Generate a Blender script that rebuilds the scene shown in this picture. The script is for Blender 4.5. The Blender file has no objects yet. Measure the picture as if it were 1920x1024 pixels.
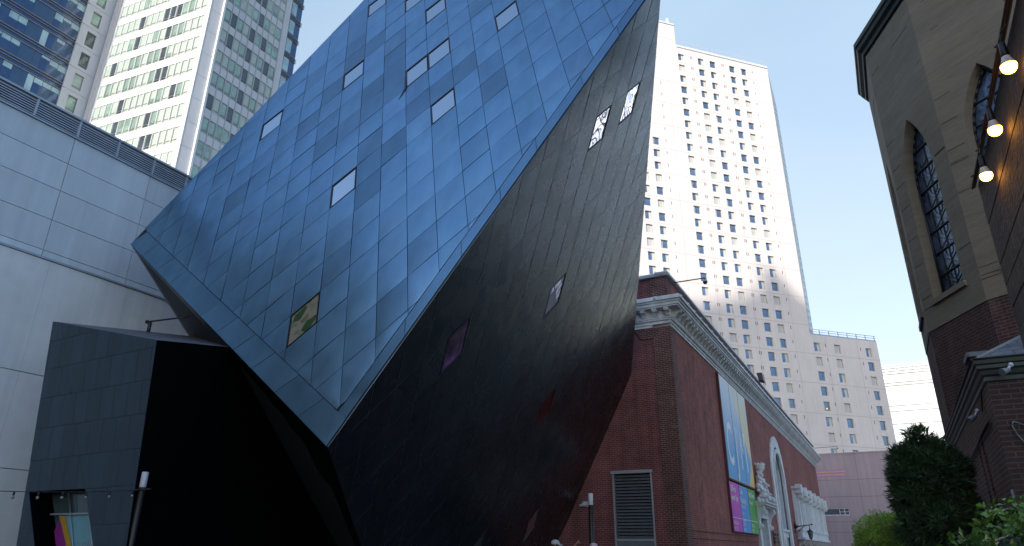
import bpy, math, random
import numpy as np
from mathutils import Matrix, Vector
random.seed(7)
rnd = random.random
def ru(a, b): return a + (b - a) * random.random()
sc = bpy.context.scene
COL = sc.collection
AZ = 0.490473            # azimuth of the street grid, seen from the camera
CH = 1.6                 # camera height
V = Vector
# ------------------------------------------------------------------ frames
def frame(x, y, z, az):  # local x = right, y = forward (azimuth az, clockwise from +Y), z = up
    return Matrix.Translation((x, y, z)) @ Matrix.Rotation(-az, 4, 'Z')
ST = frame(0, 0, 0, AZ)  # street frame: x = l (lateral), y = f (along the street)
ID = Matrix.Identity(4)
W = {}                   # world matrix of every object
# ------------------------------------------------------------------ materials
MATS = {}
def nd(t, typ, **kw):
    n = t.nodes.new(typ)
    for k, v in kw.items():
        try: setattr(n, k, v)
        except Exception: pass
    return n
def c4(c): return (c[0], c[1], c[2], 1.0)
def mat(name, base, rough=.6, metal=0., var=.12, nscale=2.0, bump=0., bscale=None, spec=.5, streak=0., tint=False,
        emit=None, estr=0., stretch=(1, 1, 1), coat=0., brick=None, dirt=None, wave=None, grad=None, rvar=0., translucent=None, bdet=5):
    if name in MATS: return MATS[name]
    m = bpy.data.materials.new(name); m.use_nodes = True
    t = m.node_tree; L = t.links.new
    b = t.nodes['Principled BSDF']
    b.inputs['Roughness'].default_value = rough
    b.inputs['Metallic'].default_value = metal
    b.inputs['Specular IOR Level'].default_value = spec
    b.inputs['Coat Weight'].default_value = coat
    tc = nd(t, 'ShaderNodeTexCoord')
    mp = nd(t, 'ShaderNodeMapping'); mp.inputs['Scale'].default_value = stretch
    L(tc.outputs['Object'], mp.inputs['Vector'])
    col = None
    hgt = None
    if brick:
        bw, bh, c1, c2, mo, ms = brick
        bt = nd(t, 'ShaderNodeTexBrick')
        bt.inputs['Scale'].default_value = 1.0
        bt.inputs['Brick Width'].default_value = bw; bt.inputs['Row Height'].default_value = bh
        bt.inputs['Mortar Size'].default_value = ms; bt.inputs['Mortar Smooth'].default_value = .2
        bt.inputs['Bias'].default_value = -.1
        bt.inputs['Color1'].default_value = c4(c1); bt.inputs['Color2'].default_value = c4(c2); bt.inputs['Mortar'].default_value = c4(mo)
        L(tc.outputs['UV'], bt.inputs['Vector'])
        col = bt.outputs['Color']; hgt = bt.outputs['Fac']
    elif grad:
        ca, cb, z0, z1 = grad
        sp = nd(t, 'ShaderNodeSeparateXYZ'); L(tc.outputs['UV'], sp.inputs[0])
        mr = nd(t, 'ShaderNodeMapRange'); mr.inputs['From Min'].default_value = z0; mr.inputs['From Max'].default_value = z1
        L(sp.outputs[1], mr.inputs['Value'])
        mx = nd(t, 'ShaderNodeMix', data_type='RGBA'); mx.inputs['A'].default_value = c4(ca); mx.inputs['B'].default_value = c4(cb)
        L(mr.outputs[0], mx.inputs['Factor']); col = mx.outputs['Result']
    else:
        rgb = nd(t, 'ShaderNodeRGB'); rgb.outputs[0].default_value = c4(base); col = rgb.outputs[0]
    def mult(col, facsock, lo, hi):
        mr = nd(t, 'ShaderNodeMapRange'); mr.inputs['From Min'].default_value = .3; mr.inputs['From Max'].default_value = .7
        mr.inputs['To Min'].default_value = lo; mr.inputs['To Max'].default_value = hi
        L(facsock, mr.inputs['Value'])
        mx = nd(t, 'ShaderNodeVectorMath', operation='SCALE')
        L(col, mx.inputs[0]); L(mr.outputs[0], mx.inputs['Scale'])
        return mx.outputs[0]
    if var > 0:
        n1 = nd(t, 'ShaderNodeTexNoise'); n1.inputs['Scale'].default_value = nscale; n1.inputs['Detail'].default_value = 6; n1.inputs['Roughness'].default_value = .65
        L(mp.outputs[0], n1.inputs['Vector'])
        col = mult(col, n1.outputs['Fac'], 1 - var, 1 + var)
        n2 = nd(t, 'ShaderNodeTexNoise'); n2.inputs['Scale'].default_value = nscale * .17; n2.inputs['Detail'].default_value = 3
        L(mp.outputs[0], n2.inputs['Vector'])
        col = mult(col, n2.outputs['Fac'], 1 - var * .7, 1 + var * .7)
    if streak > 0:
        ms_ = nd(t, 'ShaderNodeMapping'); ms_.inputs['Scale'].default_value = (2.2, 2.2, .09)
        L(tc.outputs['Object'], ms_.inputs['Vector'])
        n3 = nd(t, 'ShaderNodeTexNoise'); n3.inputs['Scale'].default_value = 1.3; n3.inputs['Detail'].default_value = 5
        L(ms_.outputs[0], n3.inputs['Vector'])
        col = mult(col, n3.outputs['Fac'], 1 - streak, 1 + streak * .5)
    if dirt:
        dc, ds, dth = dirt
        n4 = nd(t, 'ShaderNodeTexNoise'); n4.inputs['Scale'].default_value = ds; n4.inputs['Detail'].default_value = 8; n4.inputs['Roughness'].default_value = .7
        L(mp.outputs[0], n4.inputs['Vector'])
        mr = nd(t, 'ShaderNodeMapRange'); mr.inputs['From Min'].default_value = dth; mr.inputs['From Max'].default_value = dth + .12; mr.inputs['To Max'].default_value = .75
        L(n4.outputs['Fac'], mr.inputs['Value'])
        mx = nd(t, 'ShaderNodeMix', data_type='RGBA'); L(mr.outputs[0], mx.inputs['Factor']); L(col, mx.inputs['A']); mx.inputs['B'].default_value = c4(dc)
        col = mx.outputs['Result']
    if tint:
        at = nd(t, 'ShaderNodeAttribute', attribute_name='tint')
        mx = nd(t, 'ShaderNodeMix', data_type='RGBA', blend_type='MULTIPLY'); mx.inputs['Factor'].default_value = 1
        L(col, mx.inputs['A']); L(at.outputs['Color'], mx.inputs['B']); col = mx.outputs['Result']
    L(col, b.inputs['Base Color'])
    if rvar > 0:
        nr = nd(t, 'ShaderNodeTexNoise'); nr.inputs['Scale'].default_value = 1.7; nr.inputs['Detail'].default_value = 5
        L(mp.outputs[0], nr.inputs['Vector'])
        mr = nd(t, 'ShaderNodeMapRange'); mr.inputs['From Min'].default_value = .3; mr.inputs['From Max'].default_value = .7
        mr.inputs['To Min'].default_value = rough - rvar; mr.inputs['To Max'].default_value = rough + rvar
        L(nr.outputs['Fac'], mr.inputs['Value']); L(mr.outputs[0], b.inputs['Roughness'])
    if bump > 0:
        nb = nd(t, 'ShaderNodeTexNoise'); nb.inputs['Scale'].default_value = bscale or nscale * 3; nb.inputs['Detail'].default_value = bdet
        L(mp.outputs[0], nb.inputs['Vector'])
        bp = nd(t, 'ShaderNodeBump'); bp.inputs['Strength'].default_value = bump; bp.inputs['Distance'].default_value = .02
        L(nb.outputs['Fac'], bp.inputs['Height'])
        out = bp.outputs[0]
        if hgt is not None:
            b2 = nd(t, 'ShaderNodeBump'); b2.invert = True; b2.inputs['Strength'].default_value = .5; b2.inputs['Distance'].default_value = .012
            L(hgt, b2.inputs['Height']); L(out, b2.inputs['Normal']); out = b2.outputs[0]
        L(out, b.inputs['Normal'])
    if emit:
        b.inputs['Emission Color'].default_value = c4(emit); b.inputs['Emission Strength'].default_value = estr
    if translucent:
        b.inputs['Subsurface Weight'].default_value = 0
        tr = nd(t, 'ShaderNodeBsdfTranslucent'); tr.inputs['Color'].default_value = c4(translucent)
        ad = nd(t, 'ShaderNodeMixShader'); ad.inputs[0].default_value = .3
        o = t.nodes['Material Output']
        L(b.outputs[0], ad.inputs[1]); L(tr.outputs[0], ad.inputs[2]); L(ad.outputs[0], o.inputs['Surface'])
    MATS[name] = m
    return m
# ------------------------------------------------------------------ mesh builder
class MB:
    def __init__(s, fr=ID): s.fr = fr; s.v = []; s.f = []; s.m = []; s.t = []; s.sm = []
    def poly(s, pts, mi=0, tint=1.0, smooth=False):
        i = len(s.v); s.v += [V(p) for p in pts]; s.f.append(list(range(i, i + len(pts)))); s.m.append(mi); s.t.append(tint); s.sm.append(smooth)
    def mesh(s, vs, fs, mi=0, tint=1.0, smooth=False):
        i = len(s.v); s.v += [V(p) for p in vs]
        for f in fs: s.f.append([i + k for k in f]); s.m.append(mi); s.t.append(tint); s.sm.append(smooth)
    def box(s, x0, x1, y0, y1, z0, z1, mi=0, tint=1.0):
        if x0 > x1: x0, x1 = x1, x0
        if y0 > y1: y0, y1 = y1, y0
        if z0 > z1: z0, z1 = z1, z0
        vs = [(x0, y0, z0), (x1, y0, z0), (x1, y1, z0), (x0, y1, z0), (x0, y0, z1), (x1, y0, z1), (x1, y1, z1), (x0, y1, z1)]
        s.mesh(vs, [(0, 3, 2, 1), (4, 5, 6, 7), (0, 1, 5, 4), (1, 2, 6, 5), (2, 3, 7, 6), (3, 0, 4, 7)], mi, tint)
    def hexa(s, a, b, mi=0, tint=1.0):      # two quads a (bottom) and b (top)
        s.mesh(list(a) + list(b), [(0, 3, 2, 1), (4, 5, 6, 7), (0, 1, 5, 4), (1, 2, 6, 5), (2, 3, 7, 6), (3, 0, 4, 7)], mi, tint)
    def tube(s, p0, p1, r0, r1=None, n=10, mi=0, caps=True, smooth=True, tint=1.0):
        p0 = V(p0); p1 = V(p1); r1 = r0 if r1 is None else r1
        d = (p1 - p0).normalized(); a = d.orthogonal().normalized(); b = d.cross(a)
        i = len(s.v)
        for p, r in ((p0, r0), (p1, r1)):
            for k in range(n):
                t = 2 * math.pi * k / n; s.v.append(p + a * (r * math.cos(t)) + b * (r * math.sin(t)))
        for k in range(n):
            s.f.append([i + k, i + (k + 1) % n, i + n + (k + 1) % n, i + n + k]); s.m.append(mi); s.t.append(tint); s.sm.append(smooth)
        if caps:
            s.f.append([i + k for k in range(n)][::-1]); s.m.append(mi); s.t.append(tint); s.sm.append(False)
            s.f.append([i + n + k for k in range(n)]); s.m.append(mi); s.t.append(tint); s.sm.append(False)
    def path(s, pts, r, n=8, mi=0):
        for a, b in zip(pts[:-1], pts[1:]): s.tube(a, b, r, r, n, mi)
    def lathe(s, prof, c=(0, 0, 0), ax=(0, 0, 1), n=16, mi=0, smooth=True, tint=1.0):
        c = V(c); d = V(ax).normalized(); a = d.orthogonal().normalized(); b = d.cross(a); i = len(s.v)
        for r, h in prof:
            for k in range(n):
                t = 2 * math.pi * k / n; s.v.append(c + d * h + a * (r * math.cos(t)) + b * (r * math.sin(t)))
        for j in range(len(prof) - 1):
            for k in range(n):
                s.f.append([i + j * n + k, i + j * n + (k + 1) % n, i + (j + 1) * n + (k + 1) % n, i + (j + 1) * n + k]); s.m.append(mi); s.t.append(tint); s.sm.append(smooth)
        for j, rev in ((0, True), (len(prof) - 1, False)):
            if prof[j][0] > 1e-4:
                q = [i + j * n + k for k in range(n)]
                s.f.append(q[::-1] if rev else q); s.m.append(mi); s.t.append(tint); s.sm.append(False)
    def ball(s, c, r, sc_=(1, 1, 1), n=12, mi=0):
        i = len(s.v); c = V(c); m = n // 2
        for j in range(m + 1):
            th = math.pi * j / m
            for k in range(n):
                ph = 2 * math.pi * k / n
                s.v.append(c + V((r * sc_[0] * math.sin(th) * math.cos(ph), r * sc_[1] * math.sin(th) * math.sin(ph), r * sc_[2] * math.cos(th))))
        for j in range(m):
            for k in range(n):
                s.f.append([i + j * n + k, i + (j + 1) * n + k, i + (j + 1) * n + (k + 1) % n, i + j * n + (k + 1) % n]); s.m.append(mi); s.t.append(1.0); s.sm.append(True)
    def prism(s, prof, p0, p1, au, av, mi=0):   # 2D profile (u,v) swept p0->p1
        p0 = V(p0); p1 = V(p1); au = V(au); av = V(av); n = len(prof)
        vs = [p0 + au * u + av * w for u, w in prof] + [p1 + au * u + av * w for u, w in prof]
        s.mesh(vs, [(k, (k + 1) % n, n + (k + 1) % n, n + k) for k in range(n)] + [tuple(range(n))[::-1], tuple(range(n, 2 * n))], mi)
    def build(s, name, mats, parent=None, origin=None):
        me = bpy.data.meshes.new(name)
        if parent is not None: loc = W[parent]
        else:
            o = V(origin) if origin is not None else V((0, 0, 0))
            loc = Matrix.Translation(o)
        M = loc.inverted() @ s.fr
        vs = [M @ p for p in s.v]
        me.from_pydata([tuple(p) for p in vs], [], s.f)
        if not isinstance(mats, (list, tuple)): mats = [mats]
        for m in mats: me.materials.append(m)
        me.polygons.foreach_set('material_index', s.m)
        me.polygons.foreach_set('use_smooth', s.sm)
        nl = len(me.loops)
        co = np.empty(len(me.vertices) * 3, dtype=np.float64)
        co = np.array([tuple(p) for p in vs]).reshape(-1, 3)
        uv = np.zeros((nl, 2)); tc = np.ones((nl, 4))
        li = 0
        tr = M.to_3x3()
        for p, t in zip(me.polygons, s.t):
            n = p.normal; idx = list(p.vertices); P = co[idx]
            if abs(n.z) < .8:
                h = math.hypot(n.x, n.y); tx, ty = -n.y / h, n.x / h
                uv[li:li + len(idx), 0] = P[:, 0] * tx + P[:, 1] * ty
                uv[li:li + len(idx), 1] = P[:, 2]
            else: uv[li:li + len(idx)] = P[:, :2]
            if isinstance(t, tuple): tc[li:li + len(idx), :3] = t
            else: tc[li:li + len(idx), :3] = t
            li += len(idx)
        ul = me.uv_layers.new(name='UVMap'); ul.data.foreach_set('uv', uv.ravel())
        ca = me.color_attributes.new('tint', 'FLOAT_COLOR', 'CORNER'); ca.data.foreach_set('color', tc.ravel())
        me.update()
        o = bpy.data.objects.new(name, me); COL.objects.link(o)
        if parent is not None:
            o.parent = parent; W[o] = W[parent].copy()
        else:
            o.location = loc.translation; W[o] = loc
        return o
def tag(o, label=None, cat=None, group=None, kind=None):
    if label: o['label'] = label
    if cat: o['category'] = cat
    if group: o['group'] = group
    if kind: o['kind'] = kind
    return o
def thing(name, label, cat, fr, group=None):
    o = bpy.data.objects.new(name, None); o.empty_display_size = .3; COL.objects.link(o)
    o.location = fr.translation; o.rotation_euler = fr.to_euler(); W[o] = fr.copy()
    return tag(o, label, cat, group)
def at(l, f, z=0): return frame(*(ST @ V((l, f, z))), AZ)   # street-aligned frame at a street point
def inst(me, name, parent, M):           # one more object on shared mesh data
    o = bpy.data.objects.new(name, me); COL.objects.link(o); o.parent = parent
    o.matrix_local = W[parent].inverted() @ M; W[o] = M.copy()
    return o
def wall_grid(mb, x0, x1, z0, z1, holes, depth=.3, mi=0, rmi=0, y=0.):
    xs = sorted(set([x0, x1] + [h[0] for h in holes] + [h[1] for h in holes])); zs = sorted(set([z0, z1] + [h[2] for h in holes] + [h[3] for h in holes]))
    xs = [x for x in xs if x0 <= x <= x1]; zs = [z for z in zs if z0 <= z <= z1]
    ix = {x: i for i, x in enumerate(xs)}; iz = {z: i for i, z in enumerate(zs)}
    cut = set()
    for h in holes:
        for i in range(ix[h[0]], ix[h[1]]):
            for j in range(iz[h[2]], iz[h[3]]): cut.add((i, j))
    for j in range(len(zs) - 1):
        i = 0
        while i < len(xs) - 1:
            if (i, j) in cut: i += 1; continue
            k = i
            while k < len(xs) - 1 and (k, j) not in cut: k += 1
            mb.poly([(xs[i], y, zs[j]), (xs[k], y, zs[j]), (xs[k], y, zs[j + 1]), (xs[i], y, zs[j + 1])], mi); i = k
    for a, b, c, d in holes:
        mb.poly([(a, y, c), (a, y, d), (a, y + depth, d), (a, y + depth, c)], rmi); mb.poly([(b, y, d), (b, y, c), (b, y + depth, c), (b, y + depth, d)], rmi)
        mb.poly([(a, y, d), (b, y, d), (b, y + depth, d), (a, y + depth, d)], rmi); mb.poly([(b, y, c), (a, y, c), (a, y + depth, c), (b, y + depth, c)], rmi)
def arch_pts(xa, xb, zs, rise, n=14, pointed=False):
    c = (xa + xb) / 2; w = (xb - xa) / 2; pts = []
    if not pointed:
        for k in range(n + 1):
            t = math.pi * (1 - k / n); pts.append((c + w * math.cos(t), zs + rise * math.sin(t)))
    else:
        # two arcs meeting at the apex
        R = (w * w + rise * rise) / (2 * w)
        h = n // 2
        am = math.asin(min(1, rise / R))
        L_ = [(xa + R - R * math.cos(am * k / h), zs + R * math.sin(am * k / h)) for k in range(h + 1)]
        L_[-1] = (c, zs + rise)
        pts = L_ + [(2 * c - x, z) for x, z in L_[-2::-1]]
    return pts
def arch_wall(mb, x0, x1, z0, z1, xa, xb, zb, zs, rise, depth=.3, n=14, pointed=False, mi=0, rmi=0, y=0., splay=0.):
    A = arch_pts(xa, xb, zs, rise, n, pointed)
    P = mb.poly
    P([(x0, y, z0), (xa, y, z0), (xa, y, z1), (x0, y, z1)], mi); P([(xb, y, z0), (x1, y, z0), (x1, y, z1), (xb, y, z1)], mi)
    if zb > z0: P([(xa, y, z0), (xb, y, z0), (xb, y, zb), (xa, y, zb)], mi)
    for (a, c), (b, d) in zip(A[:-1], A[1:]): P([(a, y, c), (b, y, d), (b, y, z1), (a, y, z1)], mi)
    cx = (xa + xb) / 2
    O = [(xa, zb)] + A + [(xb, zb)]
    s = 1 - splay
    zmid = zb + .02
    I = [(cx + (x - cx) * s, zb + (z - zb) * (1 - splay * .25) if z > zb else z) for x, z in O]
    for k in range(len(O)):
        a, b = O[k], O[(k + 1) % len(O)]; c, d = I[k], I[(k + 1) % len(O)]
        P([(a[0], y, a[1]), (b[0], y, b[1]), (d[0], y + depth, d[1]), (c[0], y + depth, c[1])], rmi)
    return I
# ------------------------------------------------------------------ palette
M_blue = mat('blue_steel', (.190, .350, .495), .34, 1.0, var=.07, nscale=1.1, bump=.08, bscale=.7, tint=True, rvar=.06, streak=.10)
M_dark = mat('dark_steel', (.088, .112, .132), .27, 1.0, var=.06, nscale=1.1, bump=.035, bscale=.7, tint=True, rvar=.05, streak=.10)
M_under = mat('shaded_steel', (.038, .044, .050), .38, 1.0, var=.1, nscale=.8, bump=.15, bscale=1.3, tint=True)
M_joint = mat('dark_joint', (.012, .014, .018), .7, var=0)
M_glass = mat('mirror_glass', (.62, .69, .71), .04, 1.0, var=0, bump=.05, bscale=.7)
M_wavy = mat('wavy_glass', (.72, .72, .78), .02, 1.0, var=0, bump=.8, bscale=1.6, bdet=0)
M_purple = mat('purple_glass', (.26, .13, .30), .05, .7, var=.7, nscale=3.5, bump=.4, bscale=1.4)  # purple set as the glass's own base colour
M_red = mat('red_glass', (.10, .012, .012), .08, .4, var=.7, nscale=4)
M_camo = mat('painted_reflection_glass', (.25, .215, .165), .12, .1, var=.1, nscale=1.5, dirt=((.03, .12, .03), 2.2, .5))  # tan and green reflection painted into the pane colour
M_black = mat('black_metal', (.012, .012, .014), .45, var=.1)
M_deep = mat('painted_shade_black', (.0016, .0017, .002), .85, var=.2, spec=.03)  # near-black colour stands in for deep shade on side wall and recess
M_slate = mat('grey_blue_cladding', (.045, .068, .094), .5, .3, var=.10, nscale=1.3, bump=.08, tint=True, streak=.12)
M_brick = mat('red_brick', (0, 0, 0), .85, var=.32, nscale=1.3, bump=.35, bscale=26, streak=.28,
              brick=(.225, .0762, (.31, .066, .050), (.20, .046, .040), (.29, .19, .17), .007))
M_brick2 = mat('old_brick', (0, 0, 0), .9, var=.3, nscale=2.2, bump=.5, bscale=22, streak=.15, dirt=((.28, .24, .22), 2.6, .60),
               brick=(.225, .0762, (.13, .040, .032), (.075, .026, .024), (.23, .19, .17), .009))
M_brickc = mat('church_brick', (0, 0, 0), .9, var=.3, nscale=2.5, bump=.5, bscale=22, streak=.28, dirt=((.12, .105, .095), 1.3, .58),
               brick=(.225, .0762, (.070, .026, .023), (.042, .019, .018), (.10, .082, .075), .009))
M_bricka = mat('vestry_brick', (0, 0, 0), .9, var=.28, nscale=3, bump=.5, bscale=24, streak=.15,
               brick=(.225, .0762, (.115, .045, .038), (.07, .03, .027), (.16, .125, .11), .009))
M_trim = mat('white_terracotta', (.68, .69, .69), .65, var=.10, nscale=3, bump=.15, bscale=14, streak=.22, dirt=((.30, .29, .27), 2.2, .66))
M_lead = mat('lead_coping', (.42, .45, .47), .55, var=.15, nscale=2)
M_gpanel = mat('grey_panel', (.60, .655, .715), .42, .0, var=.07, nscale=.5, bump=.03, streak=.11, spec=.5, tint=True)
M_gstone = mat('pale_panel', (.74, .75, .755), .75, var=.07, nscale=.9, bump=.08, bscale=7, streak=.09, tint=True)
M_galv = mat('galvanised', (.42, .45, .50), .45, .5, var=.1, nscale=3)
M_louv = mat('grey_louvre', (.16, .18, .20), .5, .2, var=.15, nscale=3, streak=.1)
M_white = mat('tower_white', (.78, .77, .74), .6, var=.04, nscale=.4, streak=.05)
M_tgrey = mat('tower_grey', (.57, .57, .58), .6, var=.05, nscale=.4)
M_mull = mat('tower_mullion', (.62, .60, .60), .5, var=.04)
M_hotel = mat('hotel_concrete', (.68, .612, .58), .75, var=.05, nscale=.35, streak=.07)
M_hjoint = mat('hotel_joint', (.50, .43, .41), .8, var=.05)
M_hvent = mat('hotel_vent', (.16, .06, .05), .7, var=.1)
M_hglass = mat('hotel_glass', (.17, .24, .33), .05, .6, var=.25, nscale=.5, spec=.9)
M_hcurt = mat('hotel_curtain', (.50, .49, .45), .55, var=.12, nscale=1.2, coat=.6, stretch=(6, 6, .3))
M_pink = mat('pink_stucco', (.33, .265, .285), .85, var=.07, nscale=.6, streak=.12)
M_tgl = mat('tower_glass', (.10, .13, .14), .06, .35, var=.2, nscale=.5, spec=.9)
M_tbl = mat('tower_blind', (.44, .52, .44), .5, var=.16, nscale=.9, coat=.5)
M_tbl2 = mat('tower_green_glass', (.32, .45, .37), .12, .25, var=.35, nscale=.6, spec=.9)
M_cw = mat('curtain_wall_blue', (.05, .10, .19), .06, .45, var=.15, nscale=.6, spec=.9)
M_cw2 = mat('curtain_wall_pale', (.36, .52, .55), .25, .1, var=.25, nscale=.7, spec=.8)
M_fin = mat('metal_fin', (.33, .30, .30), .4, .5, var=.05)
M_office = mat('pale_office', (.60, .60, .585), .6, var=.04, nscale=.2)
M_officeg = mat('pale_office_glass', (.44, .49, .50), .2, .3, var=.1, nscale=.2)
M_conc = mat('board_concrete', (.178, .155, .118), .9, var=.15, nscale=1.1, bump=.5, bscale=3.0, stretch=(1, 1, 6), dirt=((.10, .09, .075), 1.4, .60))
M_copper = mat('green_copper', (.016, .025, .025), .5, .3, var=.35, nscale=4, dirt=((.06, .11, .09), 5, .62))
M_lglass = mat('leaded_glass', (.05, .08, .125), .12, .35, var=.6, nscale=3.5, bump=.6, bscale=8, spec=.8)
M_wood = mat('dark_board', (.060, .042, .034), .75, var=.45, nscale=9, bump=.8, bscale=26, dirt=((.13, .095, .07), 22, .60), tint=True)
M_rust = mat('rusty_pipe', (.11, .055, .035), .8, var=.4, nscale=8, bump=.3)
M_bulb = mat('lit_bulb', (1, .9, .75), .3, var=0, emit=(1.0, .42, .046), estr=22)
M_collar = mat('bulb_collar', (.75, .72, .68), .4, var=.03)
M_bulb0 = mat('unlit_bulb', (.17, .175, .18), .1, var=.03, spec=.8)
M_slateroof = mat('slate_roof', (.10, .115, .14), .6, var=.3, nscale=6, bump=.4, brick=(.3, .16, (.12, .135, .16), (.07, .08, .10), (.03, .03, .04), .008))
M_lampw = mat('frosted_lamp', (.50, .50, .54), .4, var=.03)
M_paver = mat('stone_paving', (0, 0, 0), .8, var=.15, nscale=1.2, bump=.2, bscale=12, brick=(.9, .45, (.075, .075, .077), (.055, .055, .058), (.03, .03, .03), .01))
M_plainc = mat('office_concrete', (.30, .30, .31), .8, var=.06, nscale=.3)
M_frame = mat('dark_frame', (.03, .03, .035), .4, .5, var=.05)
M_bag = mat('brass_lens', (.35, .33, .28), .3, .6, var=.05)
# ------------------------------------------------------------------ the setting: ground
g = MB(); g.poly([(-1500, -1500, 0), (1500, -1500, 0), (1500, 1500, 0), (-1500, 1500, 0)])
tag(g.build('plaza_paving', M_paver), kind='structure')
# ------------------------------------------------------------------ blue steel building
UP = V((0, 0, CH))
cube = thing('angular_steel_building', 'tilted cube clad in blue steel diamond panels, balanced on a corner beside the brick hall', 'museum building', frame(-3.2, 18.0, 0, 0))
vA = V((-12.0913, 19.7546, 8.8519)) + UP; vB = V((-3.5406, 13.4814, 1.7962)) + UP
dR = V((.50921, .05436, .85893)).normalized(); dE = V((.05818, .86012, -.50676)).normalized()
LR = 14.85; LE = 17.5
vRt = vB + dR * LR; vAt = vA + dR * LR
def plane_axes(n, e1):
    n = n.normalized(); e1 = (e1 - n * e1.dot(n)).normalized(); return e1, n.cross(e1), n
def clip(poly, nx, ny, d):   # keep nx*x+ny*y>=d
    out = []
    for i in range(len(poly)):
        a, b = poly[i], poly[(i + 1) % len(poly)]; da = nx * a[0] + ny * a[1] - d; db = nx * b[0] + ny * b[1] - d
        if da >= 0: out.append(a)
        if (da >= 0) != (db >= 0):
            t = da / (da - db); out.append((a[0] + (b[0] - a[0]) * t, a[1] + (b[1] - a[1]) * t))
    return out
def area(p): return .5 * sum(p[i][0] * p[(i + 1) % len(p)][1] - p[(i + 1) % len(p)][0] * p[i][1] for i in range(len(p)))
def clip_poly(p, q, off=0.):  # clip p by convex ccw q inset by off (number or list)
    for i in range(len(q)):
        a, b = q[i], q[(i + 1) % len(q)]; ex, ey = b[0] - a[0], b[1] - a[1]; l = math.hypot(ex, ey)
        if l < 1e-6: continue
        nx, ny = -ey / l, ex / l; o = off[i] if isinstance(off, (list, tuple)) else off
        p = clip(p, nx, ny, nx * a[0] + ny * a[1] + o)
        if len(p) < 3: return []
    return p
def inset(p, d):
    if area(p) < 0: p = p[::-1]
    return clip_poly(list(p), p, d)
class Face:
    def __init__(s, o, e1, n): s.o = o; s.e1, s.e2, s.n = plane_axes(n, e1)
    def to2(s, p): d = V(p) - s.o; return (d.dot(s.e1), d.dot(s.e2))
    def to3(s, p, h=0.): return s.o + s.e1 * p[0] + s.e2 * p[1] + s.n * h
def panel(mb, F, p, h=.022, pil=.008, tint=1., mi=0, gap=.007, tilt=.006):
    p = inset(p, gap)
    if len(p) < 3 or abs(area(p)) < .004: return
    if area(p) < 0: p = p[::-1]
    cx = sum(a[0] for a in p) / len(p); cy = sum(a[1] for a in p) / len(p)
    tx, ty = ru(-tilt, tilt), ru(-tilt, tilt)
    hh = lambda a: h + (a[0] - cx) * tx + (a[1] - cy) * ty
    n = len(p)
    inn = inset(p, .05)
    vs = [F.to3(a, 0) for a in p] + [F.to3(a, hh(a)) for a in p] + [F.to3((cx, cy), h + pil)]
    fs = [(i, (i + 1) % n, n + (i + 1) % n, n + i) for i in range(n)]
    mb.mesh(vs, fs, mi, tint)
    mb.mesh(vs[n:], [(i, (i + 1) % n, n) for i in range(n)], mi, tint, smooth=True)
def poly_base(mb, F, poly, mi): mb.poly([F.to3(a, 0) for a in poly], mi)
def window_part(F, p, name, glassmat, parent, label=None, depth=-.02, fr_h=.03):
    if area(p) < 0: p = p[::-1]
    o = inset(p, .012); q = inset(p, .036)
    if len(o) != len(q) or len(q) < 3: return
    mb = MB(); n = len(o)
    for i in range(n):
        j = (i + 1) % n
        mb.hexa([F.to3(o[i], .001), F.to3(o[j], .001), F.to3(q[j], .001), F.to3(q[i], .001)], [F.to3(o[i], fr_h), F.to3(o[j], fr_h), F.to3(q[j], fr_h), F.to3(q[i], fr_h)])
    w = mb.build(name, M_frame, parent)
    if label: w['label'] = label
    g = MB(); g.poly([F.to3(a, .006) for a in q])
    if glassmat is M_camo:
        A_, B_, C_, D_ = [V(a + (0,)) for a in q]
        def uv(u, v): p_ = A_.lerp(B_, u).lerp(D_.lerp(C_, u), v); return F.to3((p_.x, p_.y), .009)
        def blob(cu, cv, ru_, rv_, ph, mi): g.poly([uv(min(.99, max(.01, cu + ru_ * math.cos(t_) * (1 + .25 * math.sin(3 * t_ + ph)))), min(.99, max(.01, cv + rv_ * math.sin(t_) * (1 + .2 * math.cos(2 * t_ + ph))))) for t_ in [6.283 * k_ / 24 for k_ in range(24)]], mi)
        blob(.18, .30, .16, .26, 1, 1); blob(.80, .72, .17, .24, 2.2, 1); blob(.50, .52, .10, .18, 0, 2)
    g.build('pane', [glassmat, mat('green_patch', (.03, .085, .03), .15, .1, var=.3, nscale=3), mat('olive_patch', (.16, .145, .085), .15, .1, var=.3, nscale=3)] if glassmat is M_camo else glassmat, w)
    return w
# --- blue face
nb = V((-.39808, -.86996, .29105)).normalized()
ka, kb, kc = V((.7758, -.4577, -.3072)), V((.1156, -.3556, -.9048)), V((-6.2356, 18.5247, 13.1847)) + UP
FB = Face(vB, dR, nb)
blue2 = [FB.to2(x) for x in (vB, vA, vAt, vRt)]
if area(blue2) < 0: blue2 = blue2[::-1]
def edge_offsets(poly, specs, F):   # specs: list of (p3,q3,off)
    offs = []
    for i in range(len(poly)):
        a, b = poly[i], poly[(i + 1) % len(poly)]; o = 0.
        for p, q, w in specs:
            P, Q = F.to2(p), F.to2(q)
            d = lambda x, y: math.hypot(x[0] - y[0], x[1] - y[1])
            if min(d(a, P) + d(b, Q), d(a, Q) + d(b, P)) < .05: o = w
        offs.append(o)
    return offs
offB = edge_offsets(blue2, [(vA, vB, .62), (vB, vRt, .30)], FB)
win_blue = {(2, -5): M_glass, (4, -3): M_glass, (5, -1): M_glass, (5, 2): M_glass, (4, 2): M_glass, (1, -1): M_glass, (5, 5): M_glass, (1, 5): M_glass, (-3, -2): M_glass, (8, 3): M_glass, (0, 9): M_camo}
mb = MB(); base = MB(); poly_base(base, FB, blue2, 0)
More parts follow.
